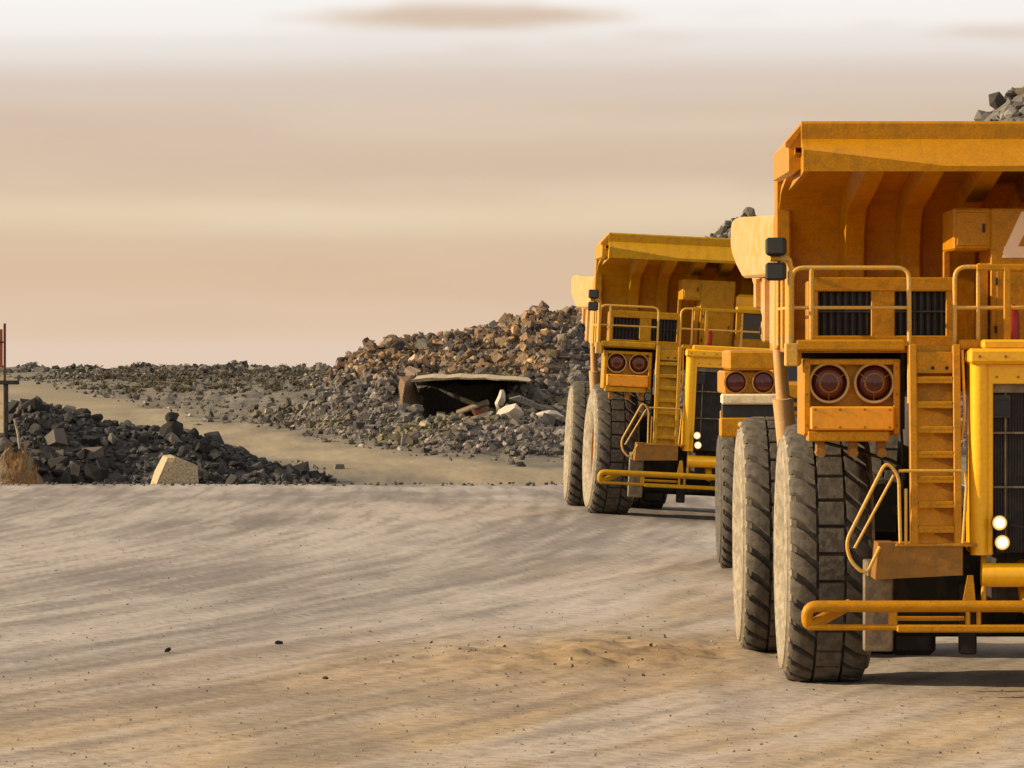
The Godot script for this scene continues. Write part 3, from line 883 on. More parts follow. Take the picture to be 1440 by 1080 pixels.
func digit_four(t: Node3D) -> void:
	# the unit number's first figure, painted on the cabinet beside the cab
	var m := MB.new()
	var at := Transform3D(Basis(), Vector3(-0.77, 4.88, 1.6))
	m.prism(PackedVector2Array([Vector2(0, 0.14), Vector2(0.22, 0.61), Vector2(0.38, 0.61), Vector2(0.15, 0.15)]), 0.004, at)
	m.prism(PackedVector2Array([Vector2(0.0, 0.08), Vector2(0.49, 0.08), Vector2(0.49, 0.21), Vector2(0.02, 0.21)]), 0.006, at)
	m.prism(PackedVector2Array([Vector2(0.26, -0.01), Vector2(0.40, -0.01), Vector2(0.40, 0.44), Vector2(0.26, 0.44)]), 0.008, at)
	part("unit_number", m, M.digit, t, "pale figure 4")

# ---------------------------------------------------------------- the service truck between them
func service_truck(at: Vector3) -> void:
	var t := thing("service_truck", "lower yellow service truck with white bumper strip between the two dump trucks", "truck", at)
	for s: float in [-1.0, 1.0]:
		wheel(t, Vector3(1.6 * s, 1.22, 0), 1.25, 0.8, 0.1, s, M.tread)
		wheel(t, Vector3(1.1 * s, 1.22, -4.6), 1.25, 0.8, 0.16, s, M.tread)
		var f := MB.new()
		f.span(Vector3(0.5 * s - 0.12, 1.2, -5.6), Vector3(0.5 * s + 0.12, 1.7, 1.6), 0.02)
		part("frame_rail", f, M.dark, t)
		var ax := MB.new()
		ax.bar(Vector3(-1.4, 1.24, -2.3 + 2.3 * s), Vector3(1.4, 1.24, -2.3 + 2.3 * s), 0.2, 12)
		part("axle", ax, M.dark, t)
		var c := 1.5 * s
		var fe := MB.new()
		fe.span(Vector3(c - 0.52, 2.34, 1.1), Vector3(c + 0.52, 2.68, 1.55), 0.03)
		fe.span(Vector3(c - 0.45, 3.08, -1.2), Vector3(c + 0.42, 3.48, 1.3), 0.03)
		part("fender", fe, M.paint, t)
		var st := MB.new()
		st.span(Vector3(c - 0.50, 2.91, 1.2), Vector3(c + 0.52, 3.09, 1.62), 0.03)
		part("bumper_strip", st, M.cream, t)
		var ds := MB.new()
		ds.span(Vector3(c - 0.48, 2.68, 1.0), Vector3(c + 0.50, 2.91, 1.5), 0.01)
		part("step", ds, M.black, t)
		var hd := MB.new()
		hd.span(Vector3(c - 0.37, 3.5, -1.2), Vector3(c + 0.5, 3.84, 1.45), 0.04)
		part("fender_box", hd, M.paint, t)
		for x: float in [-0.24, 0.24]:
			var turn := Transform3D(Basis(Vector3(1, 0, 0), Vector3(0, 0, 1), Vector3(0, -1, 0)), Vector3(c + x, 3.29, 1.3))
			var ring := MB.new()
			ring.lathe(PackedVector2Array([Vector2(0.205, 0), Vector2(0.205, 0.1), Vector2(0.18, 0.11), Vector2(0.172, 0.06)]), turn, 24)
			var l := part("round_lamp", ring, M.grimy, t)
			var d := MB.new()
			d.lathe(PackedVector2Array([Vector2(0.175, 0.06), Vector2(0.12, 0.09), Vector2(0.0, 0.11)]), turn, 24, 0.5)
			part("lens", d, M.lens, l)
		var mk := MB.new()
		mk.lathe(PackedVector2Array([Vector2(0.05, 0), Vector2(0.05, 0.02), Vector2(0, 0.03)]), Transform3D(Basis(Vector3(1, 0, 0), Vector3(0, 0, 1), Vector3(0, -1, 0)), Vector3(1.66 * s, 2.56, 1.55)), 12)
		part("marker_lamp", mk, M.cream, t)
	var hood := MB.new()
	hood.span(Vector3(-0.98, 1.5, -0.6), Vector3(0.98, 3.3, 1.5), 0.06)
	part("hood", hood, M.paint, t)
	var gr := MB.new()
	for k in 9:
		gr.span(Vector3(-0.8, 1.75 + k * 0.15, 1.5), Vector3(0.8, 1.82 + k * 0.15, 1.53), 0.01)
	part("grille", gr, M.black, t)
	var cab := MB.new()
	cab.prism(PackedVector2Array([Vector2(-2.4, 2.2), Vector2(-0.6, 2.2), Vector2(-0.62, 3.2), Vector2(-0.9, 3.95), Vector2(-2.4, 3.95)]), 1.9, Transform3D(Basis(Vector3(0, 0, 1), Vector3(0, 1, 0), Vector3(-1, 0, 0)), Vector3(0.95, 0, 0)))
	var co := part("cab", cab, M.paint, t)
	var wn := MB.new()
	wn.box(Vector3(0, 3.58, -0.755), Vector3(1.7, 0.62, 0.03), 0.005, Basis(Vector3.RIGHT, -0.36))
	part("windscreen", wn, M.glass, co)
	var bed := MB.new()
	bed.span(Vector3(-1.7, 2.55, -6.0), Vector3(1.7, 2.7, -2.5), 0.02)
	part("flatbed", bed, M.paint_worn, t)
	var tk := MB.new()
	tk.lathe(PackedVector2Array([Vector2(0, -1.6), Vector2(0.45, -1.6), Vector2(0.52, -1.5), Vector2(0.52, 1.5), Vector2(0.45, 1.6), Vector2(0, 1.6)]), Transform3D(Basis(Vector3(1, 0, 0), Vector3(0, 0, 1), Vector3(0, -1, 0)), Vector3(0.4, 3.2, -4.2)), 24)
	part("tank", tk, M.paint, t)

# ---------------------------------------------------------------- the land
var n_big := noise(301, 0.05, 3)
var n_mid := noise(302, 0.35, 3)
var n_fine := noise(303, 1.6, 3)
var n_track := noise(304, 1.0, 3)
var n_hill := noise(305, 0.03, 4)
var n_rub := noise(306, 0.45, 4)
var TRACK := [Vector2(-40, 320), Vector2(-25.8, 250), Vector2(-15.1, 197), Vector2(-8.4, 168), Vector2(-5.5, 156), Vector2(-2.6, 147.5), Vector2(1.0, 141), Vector2(9.0, 135)]

func off_track(x: float, d: float) -> float:
	var best := 1e9
	var p := Vector2(x, d)
	for i in TRACK.size() - 1:
		best = minf(best, p.distance_to(Geometry2D.get_closest_point_to_segment(p, TRACK[i], TRACK[i + 1])))
	return best

# place across the wheel tracks, which run away from us bearing right and then straighten
func across(x: float, d: float) -> float:
	var e := d - 57.0
	return x - 0.33 * e + 0.0026 * e * e + 0.6 * n_big.get_noise_2d(x * 0.5, d * 0.3)

func rut(x: float, d: float) -> float:
	var u := across(x, d)
	return 0.6 * n_track.get_noise_2d(u * 0.6, d * 0.03) + 0.5 * n_track.get_noise_2d(u * 1.7 + 40.0, d * 0.06)

func piecewise(k: Array, x: float) -> float:
	if x <= k[0].x:
		return k[0].y
	for i in k.size() - 1:
		if x <= k[i + 1].x:
			return lerpf(k[i].y, k[i + 1].y, (x - k[i].x) / (k[i + 1].x - k[i].x))
	return k[k.size() - 1].y

var RIDGE := [Vector2(-26, 521), Vector2(-20, 525), Vector2(-12, 522), Vector2(0, 525), Vector2(30, 520)]

func yard(x: float, d: float) -> float:
	# lean of the ground under the farther dump truck
	var lean := clampf(x - 2.0, 0.0, 9.0) * 0.050 * smoothstep(100.0, 106.0, d) * (1.0 - smoothstep(121.0, 128.0, d)) * (1.0 - smoothstep(11.0, 24.0, x))
	return -lean

func ground_height(x: float, d: float) -> float:
	var y := yard(x, d)
	var near := 1.0 - smoothstep(130.0, 136.0, d)
	y += near * (0.010 * rut(x, d) - 0.02 * wheel_marks(x, d) + 0.010 * n_mid.get_noise_2d(x * 2.0, d * 0.6) + 0.006 * n_fine.get_noise_2d(x, d * 0.6))
	# churned dirt pushed up beside the nearest wheels
	var churn := exp(-pow((x - 1.2) / 2.2, 2.0) - pow((d - 61.5) / 3.2, 2.0))
	y += churn * (0.05 + 0.11 * n_mid.get_noise_2d(x * 3.2, d * 1.6) + 0.05 * n_fine.get_noise_2d(x * 1.6, d))
	if d > 134.0:
		# shallow drop at the edge of the yard, then land rising to the skyline
		y -= 0.30 * smoothstep(135.2, 136.6, d) * (1.0 - smoothstep(138.0, 146.0, d))
		var top := 2.15 + 0.35 * n_hill.get_noise_2d(x * 2.2, 7.0)
		var rise := clampf((d - 138.0) / 162.0, 0.0, 1.0)
		y += top * rise
		var t := smoothstep(1.6, 4.5, off_track(x, d))
		y += t * rise * (0.5 * n_rub.get_noise_2d(x * 0.6, d * 0.3) + 0.22 * n_rub.get_noise_2d(x * 2.1, d * 1.2))
		y += 0.02 * n_fine.get_noise_2d(x, d)
		if d > 306.0:
			y -= 62.0 * smoothstep(306.0, 1000.0, d)
	return y

func side_drop(x: float, d: float) -> float:
	# the plateau ends far off to both sides and in front as well
	return -60.0 * smoothstep(250.0, 1200.0, absf(x)) if d < 306.0 else 0.0

# the worn lines of earlier trips: (place at 57 m, bearing, bend, strength)
var TRIPS := [[-6.4, 0.31, 0.0, 1.0], [-3.4, 0.30, 0.0009, 0.8], [1.2, 0.20, 0.0010, 0.7], [-12.5, 0.10, 0.0016, 0.9], [-9.5, 0.36, -0.0012, 0.6], [3.6, 0.42, -0.0008, 0.6], [-1.0, 0.05, 0.0026, 0.8]]

func wheel_marks(x: float, d: float) -> float:
	# above zero on the packed crown of a track, below zero on its loose edges
	var e := d - 57.0
	var sum := 0.0
	var wob := 0.35 * n_big.get_noise_2d(x * 0.6, d * 0.6)
	for t in TRIPS:
		var c: float = t[0] + t[1] * e + t[2] * e * e + wob
		for o: float in [-2.4, 2.4]:
			var q := absf(x - c - o) / 0.62
			if q < 2.2:
				var m := exp(-q * q * 1.6) - 0.75 * exp(-pow((q - 1.25) / 0.4, 2.0))
				sum += m * t[3] * smoothstep(-0.35, 0.3, n_big.get_noise_2d(x * 0.8 + o * 9.0, d * 0.5 + t[0] * 7.0))
	return sum

func ground_tint(x: float, d: float) -> Color:
	var grey := Color(0.275, 0.238, 0.213)
	var tan_ := Color(0.41, 0.30, 0.175)
	var pale := Color(0.46, 0.41, 0.365)
	var dark := Color(0.125, 0.107, 0.092)
	var u := across(x, d)
	var w := smoothstep(-3.5, 4.0, u + 4.0 + 2.6 * n_big.get_noise_2d(x * 0.9, d * 0.6))
	w = clampf(w - 0.8 * smoothstep(82.0, 98.0, d), 0.0, 1.0)
	var c := grey.lerp(tan_, w)
	var m := wheel_marks(x, d)
	c = c.lerp(pale, 0.4 * clampf(m, 0.0, 1.0))
	c = c.lerp(dark, 0.3 * clampf(-m * 1.3, 0.0, 1.0))
	var r := rut(x, d)
	var gate := smoothstep(-0.2, 0.4, n_big.get_noise_2d(x * 1.6 + 60.0, d * 0.7))
	c = c.lerp(pale, 0.6 * gate * smoothstep(0.02, 0.5, r))
	c = c.lerp(dark, 0.38 * gate * smoothstep(0.05, 0.5, -r))
	var blot := n_big.get_noise_2d(x * 3.4 + 31.0, d * 1.1)
	c = c.lerp(pale, 0.45 * smoothstep(0.05, 0.45, blot))
	c = c.lerp(dark, 0.4 * smoothstep(0.1, 0.5, -blot))
	var q := across(x, d)
	var wide := n_track.get_noise_2d(q * 0.2 + 8.0, d * 0.018 + 5.0)
	c = c.lerp(pale, 0.6 * smoothstep(0.05, 0.4, wide))
	c = c.lerp(dark, 0.34 * smoothstep(0.05, 0.5, -wide))
	var thin := n_track.get_noise_2d(q * 2.2 + 70.0, d * 0.09)
	c = c.lerp(pale if thin > 0.0 else dark, 0.5 * smoothstep(0.1, 0.5, absf(thin)))
	var speck := n_fine.get_noise_2d(q * 0.9, d * 0.22)
	c = c.lerp(dark, 0.35 * smoothstep(0.25, 0.6, speck))
	# a band of darker loose dirt along the far edge of the yard
	c = c.lerp(dark, 0.45 * smoothstep(119.0, 124.0, d + 5.0 * n_big.get_noise_2d(x * 1.2, 9.0)) * (1.0 - smoothstep(127.0, 131.0, d)) * smoothstep(-0.4, 0.2, n_mid.get_noise_2d(x * 0.8, d * 0.5)))
	var churn := exp(-pow((x - 1.2) / 2.6, 2.0) - pow((d - 61.5) / 4.0, 2.0))
	c = c.lerp(Color(0.33, 0.225, 0.105), 0.8 * churn)
	c = c.lerp(Color(0.13, 0.085, 0.045), 0.75 * sqrt(churn) * smoothstep(0.12, 0.5, n_mid.get_noise_2d(x * 3.2 + 5.0, d * 1.5)))
	if d > 129.0:
		var sand := Color(0.225, 0.18, 0.108).lerp(Color(0.33, 0.265, 0.165), clampf(0.5 + 1.2 * n_rub.get_noise_2d(x * 0.8, d * 0.2), 0, 1))
		var rub := Color(0.10, 0.085, 0.064).lerp(Color(0.18, 0.152, 0.11), clampf(0.5 + 1.4 * n_rub.get_noise_2d(x * 1.7, d * 0.8), 0, 1))
		var olive := Color(0.125, 0.105, 0.055)
		rub = rub.lerp(olive, 0.6 * smoothstep(0.0, 0.4, n_hill.get_noise_2d(x * 2.0, d * 0.6)))
		var edge := off_track(x, d) + 1.6 * n_rub.get_noise_2d(x * 0.5, d * 0.2)
		var far := sand.lerp(rub, smoothstep(1.4, 4.2, edge))
		c = c.lerp(far, smoothstep(133.0, 136.5, d + 3.5 * n_mid.get_noise_2d(x * 0.7, d * 0.5)))
		c = c.lerp(Color(0.16, 0.12, 0.07), 0.8 * smoothstep(134.6, 135.4, d) * (1.0 - smoothstep(136.6, 138.5, d)) * smoothstep(-0.3, 0.2, n_mid.get_noise_2d(x * 1.3, 3.0)))
	return c

func build_ground() -> void:
	var xs := PackedFloat32Array()
	for a in [-4000.0, -2000.0, -1200.0, -700.0, -400.0, -250.0, -150.0, -100.0, -70.0, -50.0, -40.0, -34.0, -30.0, -26.0, -23.0, -20.5, -18.5]:
		xs.append(a)
	var x := -17.0
	while x < 13.0:
		xs.append(x)
		x += 0.11
	for a in [13.4, 14.5, 16.0, 18.0, 20.0, 23.0, 26.0, 30.0, 40.0, 60.0, 100.0, 150.0, 250.0, 400.0, 700.0, 1200.0, 2000.0, 4000.0]:
		xs.append(a)
	var ds := PackedFloat32Array()
	for a in [-600.0, -200.0, -60.0, 0.0, 20.0, 32.0, 38.0, 41.0, 43.0]:
		ds.append(a)
	var d := 44.0
	while d < 312.0:
		ds.append(d)
		d += 0.16 * pow(d / 45.0, 1.75) if d < 134.0 or d > 140.0 else 0.35
	for a in [330.0, 370.0, 430.0, 520.0, 650.0, 800.0, 1000.0, 1500.0, 2500.0, 4000.0, 6000.0]:
		ds.append(a)
	var nx := xs.size()
	var nd := ds.size()
	var v := PackedVector3Array()
	var c := PackedColorArray()
	for j in nd:
		for i in nx:
			v.append(Vector3(xs[i], ground_height(xs[i], ds[j]) + side_drop(xs[i], ds[j]), -ds[j]))
			c.append(ground_tint(xs[i], ds[j]))
	var nn := PackedVector3Array()
	nn.resize(v.size())
	for j in nd:
		for i in nx:
			var a := v[j * nx + mini(i + 1, nx - 1)] - v[j * nx + maxi(i - 1, 0)]
			var b := v[mini(j + 1, nd - 1) * nx + i] - v[maxi(j - 1, 0) * nx + i]
			nn[j * nx + i] = a.cross(b).normalized()
			if nn[j * nx + i].y < 0.0:
				nn[j * nx + i] = -nn[j * nx + i]
	var ids := PackedInt32Array()
	for j in nd - 1:
		for i in nx - 1:
			var p := j * nx + i
			ids.append_array([p, p + nx, p + 1, p + 1, p + nx, p + nx + 1])
	var arr := []
	arr.resize(Mesh.ARRAY_MAX)
	arr[Mesh.ARRAY_VERTEX] = v
	arr[Mesh.ARRAY_NORMAL] = nn
	arr[Mesh.ARRAY_COLOR] = c
	arr[Mesh.ARRAY_INDEX] = ids
	var m := ArrayMesh.new()
	m.add_surface_from_arrays(Mesh.PRIMITIVE_TRIANGLES, arr)
	structure("ground", m, M.soil, "packed dusty dirt yard with wheel tracks, rising to scrubby land behind", "ground")

# ---------------------------------------------------------------- stones
var stones: Array[ArrayMesh] = []
var chips: Array[ArrayMesh] = []

func stone_mesh(seed_: int, cuts: int, fine: bool, tint := Color.WHITE) -> ArrayMesh:
	var rng := RandomNumberGenerator.new()
	rng.seed = seed_
	var p := (1.0 + sqrt(5.0)) / 2.0
	var vs: Array[Vector3] = [Vector3(-1, p, 0), Vector3(1, p, 0), Vector3(-1, -p, 0), Vector3(1, -p, 0), Vector3(0, -1, p), Vector3(0, 1, p), Vector3(0, -1, -p), Vector3(0, 1, -p), Vector3(p, 0, -1), Vector3(p, 0, 1), Vector3(-p, 0, -1), Vector3(-p, 0, 1)]
	var fs := [[0, 11, 5], [0, 5, 1], [0, 1, 7], [0, 7, 10], [0, 10, 11], [1, 5, 9], [5, 11, 4], [11, 10, 2], [10, 7, 6], [7, 1, 8], [3, 9, 4], [3, 4, 2], [3, 2, 6], [3, 6, 8], [3, 8, 9], [4, 9, 5], [2, 4, 11], [6, 2, 10], [8, 6, 7], [9, 8, 1]]
	for i in vs.size():
		vs[i] = vs[i].normalized()
	if fine:
		var mids := {}
		var fs2 := []
		for f in fs:
			var m := []
			for e in [[f[0], f[1]], [f[1], f[2]], [f[2], f[0]]]:
				var key := Vector2i(mini(e[0], e[1]), maxi(e[0], e[1]))
				if not mids.has(key):
					mids[key] = vs.size()
					vs.append((vs[e[0]] + vs[e[1]]).normalized())
				m.append(mids[key])
			fs2.append_array([[f[0], m[0], m[2]], [f[1], m[1], m[0]], [f[2], m[2], m[1]], [m[0], m[1], m[2]]])
		fs = fs2
	for k in cuts:
		var nrm := Vector3(rng.randfn(), rng.randfn(), rng.randfn()).normalized()
		var at := rng.randf_range(0.34, 0.72)
		for i in vs.size():
			var over := vs[i].dot(nrm) - at
			if over > 0.0:
				vs[i] -= nrm * over
	for i in vs.size():
		vs[i] *= rng.randf_range(0.93, 1.07)
	var m2 := MB.new()
	m2.colored = tint != Color.WHITE
	m2.tint = tint
	for f in fs:
		m2.tri(vs[f[0]], vs[f[1]], vs[f[2]], vs[f[0]] + vs[f[1]] + vs[f[2]])
	return m2.mesh()

func shard_mesh(seed_: int) -> ArrayMesh:
	# a broken angular piece: a skewed block with some corners struck off
	var rng := RandomNumberGenerator.new()
	rng.seed = seed_
	var p: Array[Vector3] = []
	for i in 8:
		var s := Vector3(1 if i & 1 else -1, 1 if i & 2 else -1, 1 if i & 4 else -1)
		p.append(s * 0.72 * Vector3(rng.randf_range(0.5, 1.25), rng.randf_range(0.5, 1.15), rng.randf_range(0.5, 1.25)))
	var m := MB.new()
	for f in [[0, 1, 3, 2], [4, 5, 7, 6], [0, 1, 5, 4], [2, 3, 7, 6], [0, 2, 6, 4], [1, 3, 7, 5]]:
		var mid: Vector3 = (p[f[0]] + p[f[1]] + p[f[2]] + p[f[3]]) * 0.25
		if rng.randf() < 0.5:
			m.tri(p[f[0]], p[f[1]], p[f[2]], mid)
			m.tri(p[f[0]], p[f[2]], p[f[3]], mid)
		else:
			var top := mid * rng.randf_range(1.0, 1.3)
			for k in 4:
				m.tri(p[f[k]], p[f[(k + 1) % 4]], top, mid)
	return m.mesh()

func stone_turn(rng: RandomNumberGenerator, size: float) -> Basis:
	var b := Basis(Vector3(rng.randfn(), rng.randfn(), rng.randfn()).normalized(), rng.randf() * TAU)
	return b.scaled_local(Vector3(size * rng.randf_range(0.75, 1.35), size * rng.randf_range(0.6, 0.95), size * rng.randf_range(0.75, 1.25)))

func scatter(called: String, shape: ArrayMesh, material: Material, places: Array, tints: Array, parent: Node) -> MultiMeshInstance3D:
	var mm := MultiMesh.new()
	mm.transform_format = MultiMesh.TRANSFORM_3D
	mm.use_colors = not tints.is_empty()
	mm.mesh = shape
	mm.instance_count = places.size()
	for i in places.size():
		mm.set_instance_transform(i, places[i])
		if not tints.is_empty():
			mm.set_instance_color(i, tints[i])
	var o := MultiMeshInstance3D.new()
	o.name = numbered(called, parent)
	o.multimesh = mm
	o.material_override = material
	o.set_meta("kind", "stuff")
	parent.add_child(o, true)
	return o

# a heap given by its height over the land; returns the core mesh
func heap_core(h: Callable, x0: float, x1: float, d0: float, d1: float, dx: float, dd: float, tint: Callable) -> MB:
	var m := MB.new()
	m.colored = true
	var nx := int((x1 - x0) / dx)
	var nd := int((d1 - d0) / dd)
	var g := []
	for j in nd + 1:
		var row := PackedVector3Array()
		for i in nx + 1:
			var x := x0 + i * dx
			var d := d0 + j * dd
			row.append(Vector3(x, h.call(x, d), -d))
		g.append(row)
	for j in nd:
		for i in nx:
			m.tint = tint.call(x0 + i * dx, d0 + j * dd)
			m.quad(g[j][i], g[j][i + 1], g[j + 1][i + 1], g[j + 1][i], Vector3.UP)
	return m

var DARK_TOP := [Vector2(-19, 0.3), Vector2(-17.5, 1.5), Vector2(-15.0, 1.55), Vector2(-14.1, 2.25), Vector2(-12.06, 1.72), Vector2(-10.8, 1.45), Vector2(-10.0, 1.45), Vector2(-8.94, 1.15), Vector2(-7.07, 0.42), Vector2(-5.2, -0.1), Vector2(-4.4, -0.5)]

func dark_heap_height(x: float, d: float) -> float:
	var t := (d - 141.5) / 4.6
	var prof := clampf(1.0 - absf(t), 0.0, 1.0)
	prof = smoothstep(0.0, 0.85, prof)
	return -0.35 + (piecewise(DARK_TOP, x) + 0.2) * prof + 0.15 * n_rub.get_noise_2d(x * 3.0, d * 3.0)

func dark_heap() -> void:
	var t := thing("boulder_heap", "long heap of dark grey boulders at the left edge of the yard", "rock heap", Vector3(-10, 0, -141.5))
	var core := heap_core(dark_heap_height, -19.0, -4.4, 136.4, 146.6, 0.3, 0.3, func(_x, _d): return Color(0.082, 0.078, 0.072))
	var o := part("rubble_core", core, M.rock_any, t)
	o.position = -t.position
	var rng := RandomNumberGenerator.new()
	rng.seed = 77
	var small := []
	var tints := []
	var count := 0
	for i in 5600:
		var x := rng.randf_range(-18.5, -4.6)
		var d := rng.randf_range(136.6, 144.5)
		var y := dark_heap_height(x, d)
		if y < -0.22:
			continue
		var big := rng.randf()
		if count < 280 and x > -16.0 and d < 142.2 and big > 0.80:
			var s := 0.13 + 0.24 * pow(rng.randf(), 2.0)
			var kinds := ["rock_dark", "rock_dark", "rock_black", "rock_grey", "rock_dark", "rock_black"]
			var r := part("rock", stones[rng.randi() % stones.size()], M[kinds[rng.randi() % 6]], t)
			r.transform = Transform3D(stone_turn(rng, s), Vector3(x, y + s * 0.25, -d) - t.position)
			count += 1
		else:
			var s2 := (0.045 + 0.13 * pow(rng.randf(), 2.0))
			small.append(Transform3D(stone_turn(rng, s2), Vector3(x, y + s2 * 0.3, -d) - t.position))
			var g := rng.randf_range(0.022, 0.11)
			tints.append(Color(g * 1.04, g, g * 0.95))
	for i in 800:
		var x := rng.randf_range(-17.0, 9.0)
		var d := 136.4 - 3.0 * pow(rng.randf(), 2.0)
		var s2 := 0.02 + 0.08 * pow(rng.randf(), 2.5)
		small.append(Transform3D(stone_turn(rng, s2), Vector3(x, ground_height(x, d) + s2 * 0.3, -d) - t.position))
		var g := rng.randf_range(0.04, 0.14)
		tints.append(Color(g * 1.06, g, g * 0.92))
	var half := small.size() / 2
	scatter("small_rocks", chips[0], M.rock_any, small.slice(0, half), tints.slice(0, half), t)
	scatter("small_rocks", chips[3], M.rock_any, small.slice(half), tints.slice(half), t)

var PILE_TOP := [Vector2(-8.6, 0.4), Vector2(-7.4, 2.35), Vector2(-6.7, 2.95), Vector2(-5.9, 3.5), Vector2(-4.8, 3.75), Vector2(-3.45, 3.75), Vector2(-2.3, 4.05), Vector2(-0.58, 4.4), Vector2(0.58, 4.85), Vector2(1.6, 4.92), Vector2(2.6, 5.0), Vector2(4.5, 5.15), Vector2(9.0, 5.2), Vector2(14.0, 4.3), Vector2(19.0, 2.6), Vector2(24.0, 0.6)]

func pile_height(x: float, d: float) -> float:
	# a broad rubble apron in front, a bench, and a steeper heap behind
	var left := smoothstep(-11.5, -4.5, x) * (1.0 - smoothstep(15.0, 26.0, x))
	var base := ground_height(x, d) - 0.15
	var apron := left * 1.05 * smoothstep(148.0, 178.0, d + 1.5 * n_rub.get_noise_2d(x * 0.5, 2.0)) * (1.0 - smoothstep(205.0, 222.0, d))
	apron *= smoothstep(2.6, 6.5, off_track(x, d))
	var y := base + apron
	var top := piecewise(PILE_TOP, x)
	var up := smoothstep(181.0, 195.0, d) * (1.0 - smoothstep(199.0, 216.0, d))
	y = lerpf(y, maxf(y, top), up)
	y += smoothstep(2.6, 5.0, off_track(x, d)) * left * 0.45 * n_rub.get_noise_2d(x * 1.3, d * 0.9) * smoothstep(150.0, 160.0, d)
	y += 0.5 * up * n_rub.get_noise_2d(x * 2.6, d * 1.2)
	if x > -3.3 and x < -0.4 and d > 171.0 and d <= 177.6:
		y = minf(y, 1.0 + 0.1 * n_rub.get_noise_2d(x * 3.0, d))
	# hollows under the broken slabs
	if x > -3.25 and x < -0.5 and d > 177.6 and d < 186.0:
		y = 0.8 + 0.1 * n_rub.get_noise_2d(x * 3.0, d)
	if x > -0.1 and x < 1.55 and d > 171.4 and d < 174.6:
		y = minf(y, 0.9)
	return y

func pile_tint(x: float, d: float, y: float) -> Color:
	var warm := smoothstep(0.5, -0.3, (x - 1.6) * 0.5 - 0.25 * (y - 3.0) + 0.6 * n_hill.get_noise_2d(x * 6.0, y * 9.0)) * smoothstep(2.2, 3.0, y + 0.3 * n_rub.get_noise_2d(x, d))
	var grey := Color(0.14, 0.123, 0.105)
	var olive := Color(0.15, 0.13, 0.078)
	var brown := Color(0.235, 0.155, 0.085)
	var c := grey.lerp(olive, smoothstep(0.0, 0.45, n_hill.get_noise_2d(x * 4.0 + 9.0, d * 3.0)))
	return c.lerp(brown, warm)

